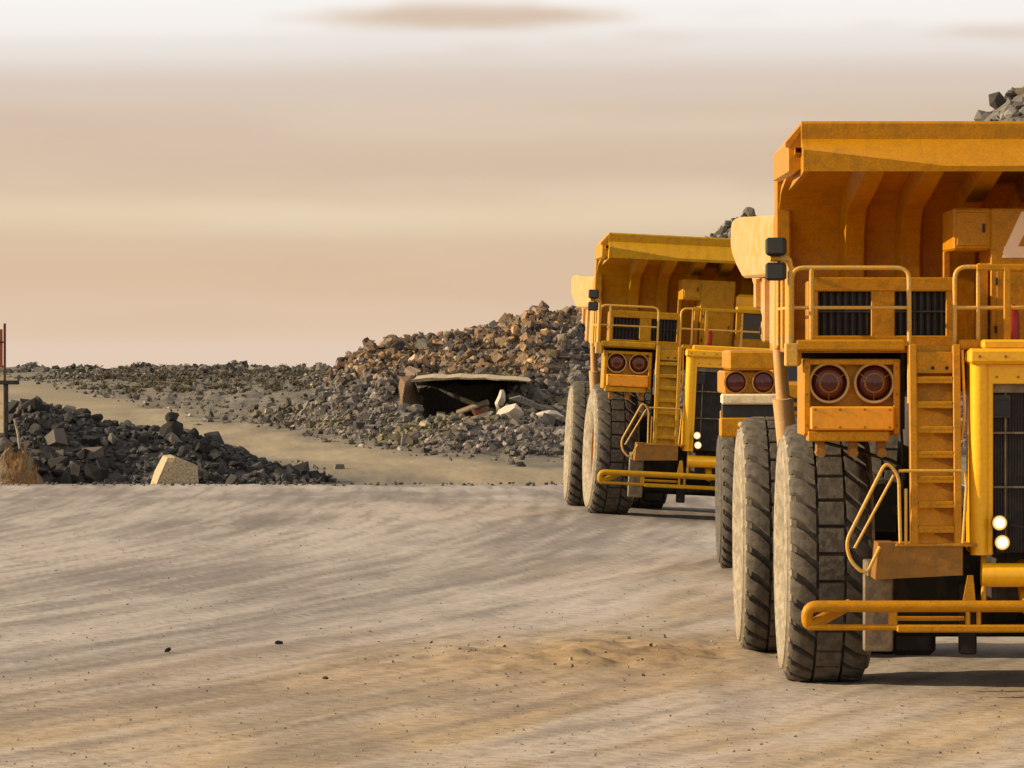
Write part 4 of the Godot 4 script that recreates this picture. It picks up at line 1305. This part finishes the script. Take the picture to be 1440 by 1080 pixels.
func big_pile() -> void:
	var at := Vector3(1.0, 0.0, -185.0)
	var t := thing("rock_pile", "high heap of broken brown and grey rock rising behind the farther dump truck", "rock pile", at)
	var core := heap_core(pile_height, -13.0, 26.0, 147.5, 222.0, 0.3, 0.5, func(x, d): return pile_tint(x, d, pile_height(x, d)))
	part("rubble_core", core, M.rock_any, t).position = -at
	var rng := RandomNumberGenerator.new()
	rng.seed = 99
	var lots := [[], [], [], [], [], []]
	var tints := [[], [], [], [], [], []]
	var count := 0
	for i in 44000:
		var x := rng.randf_range(-12.0, 22.0)
		if i % 3 > 0:
			x = rng.randf_range(-10.0, 4.5)
		var d := rng.randf_range(149.0, 199.5)
		var y := pile_height(x, d)
		if y < ground_height(x, d) + 0.05 or (d > 176.6 and d < 186.6 and x > -3.5 and x < -0.3):
			continue
		var tint := pile_tint(x, d, y)
		if rng.randf() < 0.28:
			tint = Color(0.14, 0.125, 0.108)
		var k := rng.randf_range(0.3, 1.8)
		if rng.randf() < 0.05:
			k = 3.0
		if count < 270 and i % 9 == 0 and x < 3.4 and x > -8.6 and d > 160.0:
			var s := 0.14 + 0.26 * pow(rng.randf(), 2.2)
			var name_ := "rock_grey"
			if tint.r > 0.2: name_ = "rock_brown"
			elif tint.b < 0.10: name_ = "rock_olive"
			if k < 0.7: name_ = "rock_dark"
			if k > 2.0: name_ = "rock_pale"
			var r := part("rock", stones[rng.randi() % stones.size()], M[name_], t)
			r.transform = Transform3D(stone_turn(rng, s), Vector3(x, y + s * 0.2, -d) - at)
			count += 1
		else:
			var s2 := 0.045 + 0.17 * pow(rng.randf(), 2.6)
			if d > 184.0: s2 *= 1.25
			var w := rng.randi() % 6
			lots[w].append(Transform3D(stone_turn(rng, s2), Vector3(x, y + s2 * 0.2, -d) - at))
			tints[w].append(Color(tint.r * k, tint.g * k, tint.b * k * rng.randf_range(0.9, 1.15)))
	for w in 6:
		scatter("small_rocks", chips[w], M.rock_any, lots[w], tints[w], t)
	# the broken slabs with hollows under them
	var slab := MB.new()
	var tops := [[-3.7, 2.62, 2.50], [-3.3, 2.67, 2.52], [-3.0, 2.70, 2.55], [-2.5, 2.67, 2.57], [-2.0, 2.72, 2.61], [-1.5, 2.68, 2.59], [-1.0, 2.70, 2.60], [-0.5, 2.64, 2.56], [0.1, 2.62, 2.54], [0.62, 2.56, 2.49]]
	var secs := []
	for q in tops:
		var f := 0.35 * n_rub.get_noise_2d(q[0] * 2.5, 3.0)
		secs.append(PackedVector3Array([Vector3(q[0], q[2], -177.2 + f), Vector3(q[0], q[1] - 0.03, -177.15 + f), Vector3(q[0] + 0.1, q[1], -177.4 + f * 0.5), Vector3(q[0], q[1] + 0.05, -189.5), Vector3(q[0], q[2], -189.5)]))
	slab.loft(secs)
	var so := part("slab_ledge", slab, M.rock_pale, self)
	tag(so, "long flat pale slab jutting out over the dark hollow in the rock pile", "rock slab")
	var wo := part("rock_ledge", stone_mesh(571, 10, true), M.rock_brown, self)
	wo.transform = Transform3D(Basis(Vector3.UP, 0.2).scaled(Vector3(0.85, 1.3, 4.6)), Vector3(-3.75, 1.5, -181.6))
	tag(wo, "brown bank of rock closing the left end of the dark hollow", "rock ledge")
	var s2b := MB.new()
	s2b.prism(PackedVector2Array([Vector2(-0.1, 1.95), Vector2(0.3, 2.05), Vector2(1.0, 1.72), Vector2(1.75, 1.50), Vector2(1.7, 1.38), Vector2(0.9, 1.60), Vector2(0.2, 1.86)]), 4.0, Transform3D(Basis(), Vector3(0, 0, -175.0)))
	var s2o := part("tilted_slab", s2b, M.rock_grey, self)
	tag(s2o, "tilted grey slab lying over a smaller hollow beside the farther truck's wheels", "rock slab")
	for e in [["white_boulder", "small white boulder standing at the right end of the dark hollow", Vector3(-0.42, 1.9, -176.6), Vector3(0.26, 0.42, 0.3), 3], ["white_boulder", "large pale boulder below the dark hollow, right of its middle", Vector3(-0.1, 1.42, -170.5), Vector3(0.52, 0.48, 0.5), 5], ["pale_boulder", "wide pale boulder at the foot of the rock pile, left of the farther truck", Vector3(1.3, 1.35, -168.0), Vector3(0.62, 0.28, 0.5), 7]]:
		var b := part(e[0], stone_mesh(500 + e[4], 9, true), M.rock_white, self)
		b.transform = Transform3D(Basis(Vector3.UP, e[4] * 0.7).scaled(e[3]), e[2])
		tag(b, e[1], "boulder")
	for e in [[Vector3(-1.15, 1.25, -177.9), Vector3(0.42, 0.3, 0.4), 11, "rusty brown block of rock in the right half of the dark hollow"], [Vector3(-1.75, 1.1, -177.5), Vector3(0.3, 0.22, 0.3), 12, "smaller brown rock beside the pipe in the dark hollow"]]:
		var rk := part("brown_rock", shard_mesh(540 + e[2]), M.rust, self)
		rk.transform = Transform3D(Basis(Vector3.UP, e[2]).scaled(e[1]), e[0])
		tag(rk, e[3], "rock")
	# things half buried in the hollow
	var pipe := MB.new()
	pipe.bar(Vector3(-2.0, 1.35, -178.6), Vector3(-0.9, 1.75, -177.9), 0.12, 10)
	var po := part("old_pipe", pipe, M.steel, self)
	tag(po, "short rusty grey pipe lying inside the dark hollow", "pipe")

func far_rubble() -> void:
	var rng := RandomNumberGenerator.new()
	rng.seed = 123
	var p := [[], [], [], []]
	var c := [[], [], [], []]
	for i in 34000:
		var d := 146.0 + 158.0 * pow(rng.randf(), 0.7)
		if i % 3 == 0:
			d = rng.randf_range(272.0, 306.0)
		var x := rng.randf_range(-0.125, 0.04) * d
		if off_track(x, d) < 2.6 + 1.4 * n_rub.get_noise_2d(x, d):
			continue
		if n_rub.get_noise_2d(x * 0.4, d * 0.25) < -0.12 and rng.randf() < 0.75:
			continue
		if d < 262.0 and rng.randf() < 0.62 and x < -0.045 * d:
			continue
		var s := 0.045 + 0.14 * pow(rng.randf(), 2.5)
		if d > 285.0:
			s *= 1.5
		var g := 0.035 + 0.15 * pow(rng.randf(), 1.5)
		if rng.randf() < 0.04:
			g = 0.42
		var w := i % 4
		p[w].append(Transform3D(stone_turn(rng, s), Vector3(x, ground_height(x, d) + s * 0.2, -d)))
		c[w].append(Color(g * 1.1, g, g * 0.82))
	var rb := Node3D.new()
	rb.name = "rubble"
	add_child(rb)
	tag(rb, "loose grey rubble strewn over the rising land behind the yard", "rubble")
	rb.set_meta("kind", "stuff")
	for w in 4:
		scatter("stones", chips[w + 1], M.rock_any, p[w], c[w], rb)
	# dry scrub along the skyline: short twiggy clumps
	var tuft := MB.new()
	for k in 26:
		var a := rng.randf() * TAU
		var lean := rng.randf_range(0.1, 0.8)
		var dir := Vector3(cos(a) * lean, 1.0, sin(a) * lean).normalized()
		var b := Vector3(cos(a), 0, sin(a)) * rng.randf_range(0.0, 0.35)
		var e := b + dir * rng.randf_range(0.5, 1.0)
		var w := Vector3(-sin(a), 0, cos(a)) * 0.07
		tuft.tri(b - w, b + w, e, Vector3(cos(a), 0.3, sin(a)))
		for q in 3:
			var m := b.lerp(e, rng.randf_range(0.4, 1.0))
			var s := Vector3(rng.randfn(), rng.randfn(), rng.randfn()) * 0.12
			var s2 := Vector3(rng.randfn(), rng.randfn(), rng.randfn()) * 0.12
			tuft.tri(m, m + s, m + s2, Vector3(0, 1, 0.2))
	var sp := []
	var sc := []
	for i in 700:
		var d := rng.randf_range(240.0, 306.0)
		var x := rng.randf_range(-0.125, 0.02) * d
		if off_track(x, d) < 4.0 or n_hill.get_noise_2d(x * 2.0, d * 0.6) < -0.3:
			continue
		var s := rng.randf_range(0.2, 0.6)
		sp.append(Transform3D(Basis(Vector3.UP, rng.randf() * TAU).scaled(Vector3(s, s * 0.8, s)), Vector3(x, ground_height(x, d) - 0.03, -d)))
		var g := rng.randf_range(0.7, 1.3)
		sc.append(Color(0.085 * g, 0.07 * g, 0.04 * g))
	var so := scatter("scrub", tuft.mesh(), M.scrub, sp, sc, self)
	tag(so, "low dry olive scrub along the skyline behind the dark boulder heap", "scrub")

func heaped_rock(label: String, truck: Node3D, peak: float, px: float, seed_: int, group: String) -> void:
	var t := thing("rock_load", label, "rock load", Vector3.ZERO, group)
	t.transform = truck.transform
	var h := func(x: float, d: float) -> float:
		var e := maxf(absf(x) - 2.6, 0.0) + maxf(absf(d - 4.5) - 3.0, 0.0)
		return maxf(4.4, peak - 0.80 * sqrt(pow((x - px), 2.0) + pow((d - 4.2) * 0.55, 2.0)) + 0.16 * n_rub.get_noise_2d(x * 3.0 + seed_, d * 3.0) - e * 0.8)
	part("rubble_core", heap_core(h, -3.1, 3.1, 1.2, 8.2, 0.2, 0.25, func(_x, _d): return Color(0.17, 0.16, 0.145)), M.rock_any, t)
	var rng := RandomNumberGenerator.new()
	rng.seed = seed_
	var small := []
	var tints := []
	for i in 1500:
		var x := rng.randf_range(-2.9, 2.9)
		var d := rng.randf_range(1.3, 7.6)
		var s := rng.randf_range(0.04, 0.13) if i > 24 else rng.randf_range(0.13, 0.2)
		var tf := Transform3D(stone_turn(rng, s), Vector3(x, h.call(x, d) + s * 0.2, -d))
		if i < 220:
			part("rock", stones[rng.randi() % stones.size()], M[["rock_grey", "rock_dark", "rock_grey", "rock_olive", "rock_pale"][rng.randi() % 5]], t).transform = tf
		else:
			small.append(tf)
			var g := rng.randf_range(0.05, 0.3)
			tints.append(Color(g * 1.06, g, g * 0.9))
	scatter("small_rocks", chips[1], M.rock_any, small, tints, t)

# ---------------------------------------------------------------- small things at the edge of the yard
func edge_things() -> void:
	# pale cut block
	var b := MB.new()
	b.loft([PackedVector3Array([Vector3(-0.66, -0.12, 0.55), Vector3(0.68, -0.12, 0.42), Vector3(0.66, 0.62, 0.34), Vector3(-0.02, 0.86, 0.45), Vector3(-0.22, 0.84, 0.40), Vector3(-0.50, 0.30, 0.54)]), PackedVector3Array([Vector3(-0.60, -0.12, -0.4), Vector3(0.60, -0.12, -0.5), Vector3(0.56, 0.66, -0.45), Vector3(0.05, 0.92, -0.4), Vector3(-0.18, 0.90, -0.36), Vector3(-0.42, 0.45, -0.4)])])
	var bo := part("stone_block", b, M.rock_pale, self)
	bo.position = Vector3(-9.6, ground_height(-9.6, 136.2) + 0.12, -136.2)
	bo.rotation.y = 0.30
	tag(bo, "big pale cut stone block in front of the dark boulder heap", "stone block")
	var k := part("black_boulder", stone_mesh(611, 7, true), M.rock_black, self)
	k.transform = Transform3D(Basis(Vector3.UP, 0.4).scaled(Vector3(0.52, 0.42, 0.45)), Vector3(-10.05, 1.38, -140.4))
	tag(k, "round black boulder on top of the heap above the pale stone block", "boulder")
	var k2 := part("black_boulder", stone_mesh(615, 7, true), M.rock_black, self)
	k2.transform = Transform3D(Basis(Vector3.UP, 1.4).scaled(Vector3(0.26, 0.26, 0.26)), Vector3(-9.88, 1.74, -140.4))
	tag(k2, "smaller black rock perched on the round black boulder", "boulder")
	var pk := part("pointed_rock", stone_mesh(618, 8, true), M.rock_dark, self)
	pk.transform = Transform3D(Basis(Vector3(0, 0, 1), 0.5).scaled_local(Vector3(0.24, 0.36, 0.3)), Vector3(-13.9, 2.1, -141.2))
	tag(pk, "pointed dark rock at the highest end of the dark boulder heap", "boulder")
	var gy := part("grey_boulder", stone_mesh(621, 8, true), M.rock_grey, self)
	gy.transform = Transform3D(Basis(Vector3.UP, 0.9).scaled(Vector3(0.24, 0.34, 0.25)), Vector3(-12.4, 0.35, -137.1))
	tag(gy, "light grey boulder low in the heap, left of the pale stone block", "boulder")
	var ws := part("white_stone", stone_mesh(624, 6, false), M.rock_white, self)
	ws.transform = Transform3D(Basis().scaled(Vector3(0.10, 0.09, 0.1)), Vector3(-13.2, ground_height(-13.2, 136.0) + 0.06, -136.0))
	tag(ws, "small white stone at the foot of the brown earth mound", "stone")
	# brown earth mound with dry grass and a pale stake
	var mound := func(x: float, d: float) -> float:
		var r := sqrt(pow((x + 14.2) / 1.35, 2.0) + pow((d - 137.3) / 1.7, 2.0))
		return -0.4 + 1.35 * (1.0 - smoothstep(0.0, 1.0, r)) * (1.0 + 0.3 * n_rub.get_noise_2d(x * 3.0, d * 3.0)) + 0.05 * n_fine.get_noise_2d(x * 2.0, d * 2.0)
	var mo := part("earth_mound", heap_core(mound, -15.8, -12.7, 135.5, 139.2, 0.1, 0.1, func(x, d): return Color(0.21, 0.12, 0.05).lerp(Color(0.24, 0.19, 0.12), clampf(0.5 + 1.5 * n_rub.get_noise_2d(x * 3.0, d * 3.0), 0, 1))), M.rock_any, self)
	tag(mo, "rusty brown earth mound at the left end of the yard, below the sign posts", "earth mound")
	var rng := RandomNumberGenerator.new()
	rng.seed = 88
	var gm := MB.new()
	gm.colored = true
	for i in 260:
		var x := rng.randf_range(-14.4, -13.5)
		var d := rng.randf_range(136.0, 137.2)
		var p := Vector3(x, mound.call(x, d) - 0.02, -d)
		var e := p + Vector3(rng.randfn() * 0.09, rng.randf_range(0.12, 0.34), rng.randfn() * 0.09)
		var w := Vector3(rng.randf_range(0.008, 0.02), 0, 0)
		var g := rng.randf_range(0.6, 1.3)
		gm.tint = Color(0.30 * g, 0.155 * g, 0.045 * g)
		gm.tri(p - w, p + w, e, Vector3(0, 0.2, 1))
	var go := part("dry_grass", gm, M.scrub, self)
	go.set_meta("kind", "stuff")
	tag(go, "orange brown dry grass growing on the earth mound", "grass")
	var st := MB.new()
	st.tube(PackedVector3Array([Vector3(0.08, 0.0, 0), Vector3(0.02, 0.45, 0), Vector3(-0.08, 0.85, 0)]), 0.04, 8, 0.03)
	var sto := part("wooden_stake", st, M.sidewall, self)
	sto.position = Vector3(-14.08, 0.95, -137.2)
	tag(sto, "pale wooden stake leaning in the brown earth mound", "stake")
	# sign on two thin posts, cut by the left edge of the picture
	var sg := thing("sign_frame", "sign frame on two thin rusty posts with red upper board and white lower board", "sign", Vector3(-15.0, -0.1, -139.5))
	var px := [-0.75, 0.33]
	for q in px:
		var ps := MB.new()
		ps.span(Vector3(q - 0.035, 0.0, -0.04), Vector3(q + 0.035, 4.62, 0.04), 0.01)
		part("post", ps, M.rust, sg)
	var cb := MB.new()
	cb.span(Vector3(-0.75, 4.05, -0.03), Vector3(0.33, 4.10, 0.03), 0.008)
	cb.span(Vector3(-0.95, 2.85, -0.06), Vector3(0.75, 2.97, 0.06), 0.015)
	part("cross_bar", cb, M.dark, sg)
	var rp := MB.new()
	rp.span(Vector3(-0.70, 3.35, -0.02), Vector3(0.27, 4.45, 0.02), 0.006)
	part("rust_red_board", rp, M.rust_board, sg)
	var wp := MB.new()
	wp.span(Vector3(-0.70, 1.45, -0.025), Vector3(0.30, 2.8, 0.025), 0.006)
	part("white_board", wp, M.cream, sg)
	var wb := MB.new()
	wb.span(Vector3(0.31, 1.1, -0.05), Vector3(0.43, 2.85, 0.05), 0.01)
	part("post_sleeve", wb, M.dark, sg)
	# three dark stones lying out on the yard
	var i := 0
	for e in [[-4.44, 62.1, 0.075, "dark stone lying alone on the open yard, farthest left of three"], [-3.05, 63.2, 0.085, "dark stone lying alone on the open yard, middle of three"], [-2.2, 56.9, 0.06, "dark stone lying alone on the open yard, nearest of three"]]:
		var o := part("loose_stone", stone_mesh(700 + i, 6, false), M.rock_black, self)
		o.transform = Transform3D(Basis(Vector3.UP, i * 1.1).scaled(Vector3(e[2] * 0.85, e[2] * 0.5, e[2] * 0.7)), Vector3(e[0], ground_height(e[0], e[1]) + e[2] * 0.45, -e[1]))
		tag(o, e[3], "stone", "dark stones on the yard")
		i += 1
	# fine gravel
	var gp := []
	var gc := []
	for k3 in 3500:
		var d := 44.5 / pow(rng.randf_range(0.34, 1.0), 1.0)
		var x := rng.randf_range(-0.115, 0.115) * d
		var churn := exp(-pow((x - 1.2) / 2.4, 2.0) - pow((d - 61.5) / 3.6, 2.0))
		var s := 0.006 + 0.014 * pow(rng.randf(), 4.0) + (0.025 * pow(rng.randf(), 2.0) if rng.randf() < churn * 0.8 else 0.0)
		gp.append(Transform3D(stone_turn(rng, s), Vector3(x, ground_height(x, d) + s * 0.3, -d)))
		var g := rng.randf_range(0.12, 0.36)
		gc.append(Color(g * 1.06, g * 0.9, g * 0.72))
	var gv := scatter("gravel", chips[0], M.rock_any, gp, gc, self)
	tag(gv, "fine gravel and clods scattered over the dirt yard", "gravel")

# ---------------------------------------------------------------- sky
func sky_picture() -> ImageTexture:
	var w := 4096
	var h := 2048
	var im := Image.create(w, h, false, Image.FORMAT_RGB8)
	# (elevation in degrees, colour): a warm hazy evening with flat cloud bands
	var knots := [[-90.0, Color(0.90, 0.80, 0.70)], [-0.2, Color(0.90, 0.80, 0.70)], [0.3, Color(0.88, 0.77, 0.665)], [0.75, Color(0.865, 0.747, 0.633)], [1.15, Color(0.865, 0.76, 0.645)], [1.5, Color(0.895, 0.81, 0.69)], [1.95, Color(0.842, 0.75, 0.652)], [2.6, Color(0.845, 0.76, 0.678)], [3.05, Color(0.86, 0.795, 0.74)], [3.5, Color(0.92, 0.89, 0.865)], [3.75, Color(0.965, 0.945, 0.925)], [4.4, Color(0.99, 0.98, 0.96)], [8.0, Color(1.0, 0.985, 0.955)], [20.0, Color(0.93, 0.90, 0.86)], [45.0, Color(0.81, 0.78, 0.76)], [90.0, Color(0.76, 0.745, 0.745)]]
	var col := func(e: float) -> Color:
		for i in knots.size() - 1:
			if e <= knots[i + 1][0]:
				return knots[i][1].lerp(knots[i + 1][1], smoothstep(0.0, 1.0, (e - knots[i][0]) / (knots[i + 1][0] - knots[i][0])))
		return knots[knots.size() - 1][1]
	var wave := noise(401, 0.02, 3)
	var streak := noise(402, 0.05, 4)
	var cloud := Color(0.845, 0.755, 0.675)
	for j in h:
		var e := 90.0 - (j + 0.5) * 180.0 / h
		if e < -1.0 or e > 16.0:
			im.fill_rect(Rect2i(0, j, w, 1), col.call(e))
			continue
		for i in w:
			var az := (i + 0.5) * 360.0 / w - 180.0   # 0 looks along -z, to the right is positive
			# noise read round a circle, so that it closes behind us
			var cx := cos(deg_to_rad(az)) * 60.0
			var cz := sin(deg_to_rad(az)) * 60.0
			var c: Color = col.call(e + 0.16 * wave.get_noise_2d(cx * 2.5, cz * 2.5 + e * 6.0))
			var s := streak.get_noise_3d(cx * 2.0, e * 26.0, cz * 2.0)
			c = c.lerp(cloud, 0.75 * smoothstep(0.16, 0.45, s) * smoothstep(3.3, 3.6, e))
			c = c.lerp(Color(0.93, 0.865, 0.77), 0.22 * smoothstep(0.1, 0.45, s) * (1.0 - smoothstep(2.6, 3.2, e)))
			c = c.lerp(Color(0.80, 0.69, 0.58), 0.12 * smoothstep(0.1, 0.45, -s) * (1.0 - smoothstep(2.6, 3.2, e)))
			var q := Vector2((az + 0.15) / 2.9, (e - 3.86 - 0.012 * az) / (0.21 + 0.06 * s)).length() + 0.55 * streak.get_noise_3d(cx * 6.0, e * 60.0, cz * 6.0)
			c = c.lerp(cloud, 0.95 * (1.0 - smoothstep(0.3, 0.95, q)))
			im.set_pixel(i, j, c)
	# the sky picture starts at its left edge with the direction that the camera looks in
	var half := Image.create(w, h, false, Image.FORMAT_RGB8)
	half.blit_rect(im, Rect2i(w / 2, 0, w / 2, h), Vector2i(0, 0))
	half.blit_rect(im, Rect2i(0, 0, w / 2, h), Vector2i(w / 2, 0))
	return ImageTexture.create_from_image(half if SKY_FROM_FRONT else im)

const SKY_FROM_FRONT := true

func _ready() -> void:
	# camera: a long lens four metres above the yard
	var cam := Camera3D.new()
	cam.name = "camera"
	cam.fov = 9.103
	cam.near = 0.5
	cam.far = 9000.0
	cam.position = Vector3(0, 4.0, 0)
	cam.rotation = Vector3(-0.00885, 0, 0)
	add_child(cam)
	cam.current = true
	# light: low warm sun from the left, under a bright hazy sky
	var env := Environment.new()
	env.background_mode = Environment.BG_SKY
	var sky := Sky.new()
	var pano := PanoramaSkyMaterial.new()
	pano.panorama = sky_picture()
	sky.sky_material = pano
	env.sky = sky
	env.background_energy_multiplier = 0.77
	env.tonemap_mode = Environment.TONE_MAPPER_LINEAR
	env.tonemap_exposure = 1.3
	env.sdfgi_enabled = true
	env.ssao_enabled = true
	env.ssil_enabled = true
	var we := WorldEnvironment.new()
	we.name = "world"
	we.environment = env
	add_child(we)
	var sun := DirectionalLight3D.new()
	sun.name = "sun"
	sun.light_color = Color(1.0, 0.90, 0.74)
	sun.light_energy = 1.6
	sun.light_angular_distance = 0.5
	sun.shadow_enabled = true
	add_child(sun)
	var az := deg_to_rad(3.5)   # from the left, a little from our side
	var el := deg_to_rad(20.0)
	sun.look_at_from_position(Vector3.ZERO, Vector3(cos(el) * cos(az), -sin(el), -cos(el) * sin(az)))
	make_materials()
	for i in 9:
		stones.append(stone_mesh(800 + i, 8, true))
	for i in 6:
		chips.append(shard_mesh(900 + i) if i % 2 == 0 else stone_mesh(900 + i, 6, false))
	for i in 7:
		stones.append(shard_mesh(930 + i))
	build_ground()
	far_rubble()
	big_pile()
	dark_heap()
	# trucks
	var a := dump_truck("nearest yellow dump truck, cut by the right edge, with a pale figure 4", Vector3(6.4, 0, -57))
	var b: Node3D = a.duplicate()
	b.name = numbered("dump_truck", self)
	add_child(b, true)
	b.set_meta("label", "farther yellow dump truck, leaning slightly, in front of the high rock pile")
	b.transform = Transform3D(Basis(Vector3.UP, deg_to_rad(2.0)) * Basis(Vector3(0, 0, 1), deg_to_rad(-2.8)), Vector3(4.94, -0.15, -112.6))
	digit_four(a)
	# the farther truck is older: yellower, sun-faded paint, and its front wheels stand slightly turned
	for o in b.find_children("*", "MeshInstance3D", true, false):
		if o.material_override == M.paint:
			o.material_override = M.paint_old
		if String(o.name).begins_with("wheel") and absf(o.position.z) < 0.1:
			o.rotate_y(deg_to_rad(3.0))
	service_truck(Vector3(5.62, 0, -85))
	heaped_rock("heaped load of grey broken rock showing above the nearest dump truck's canopy", a, 7.36, 0.3, 31, "rock loads in the dump trucks")
	heaped_rock("heaped load of dark rock just showing above the farther dump truck's canopy", b, 7.3, 0.55, 37, "rock loads in the dump trucks")
	edge_things()
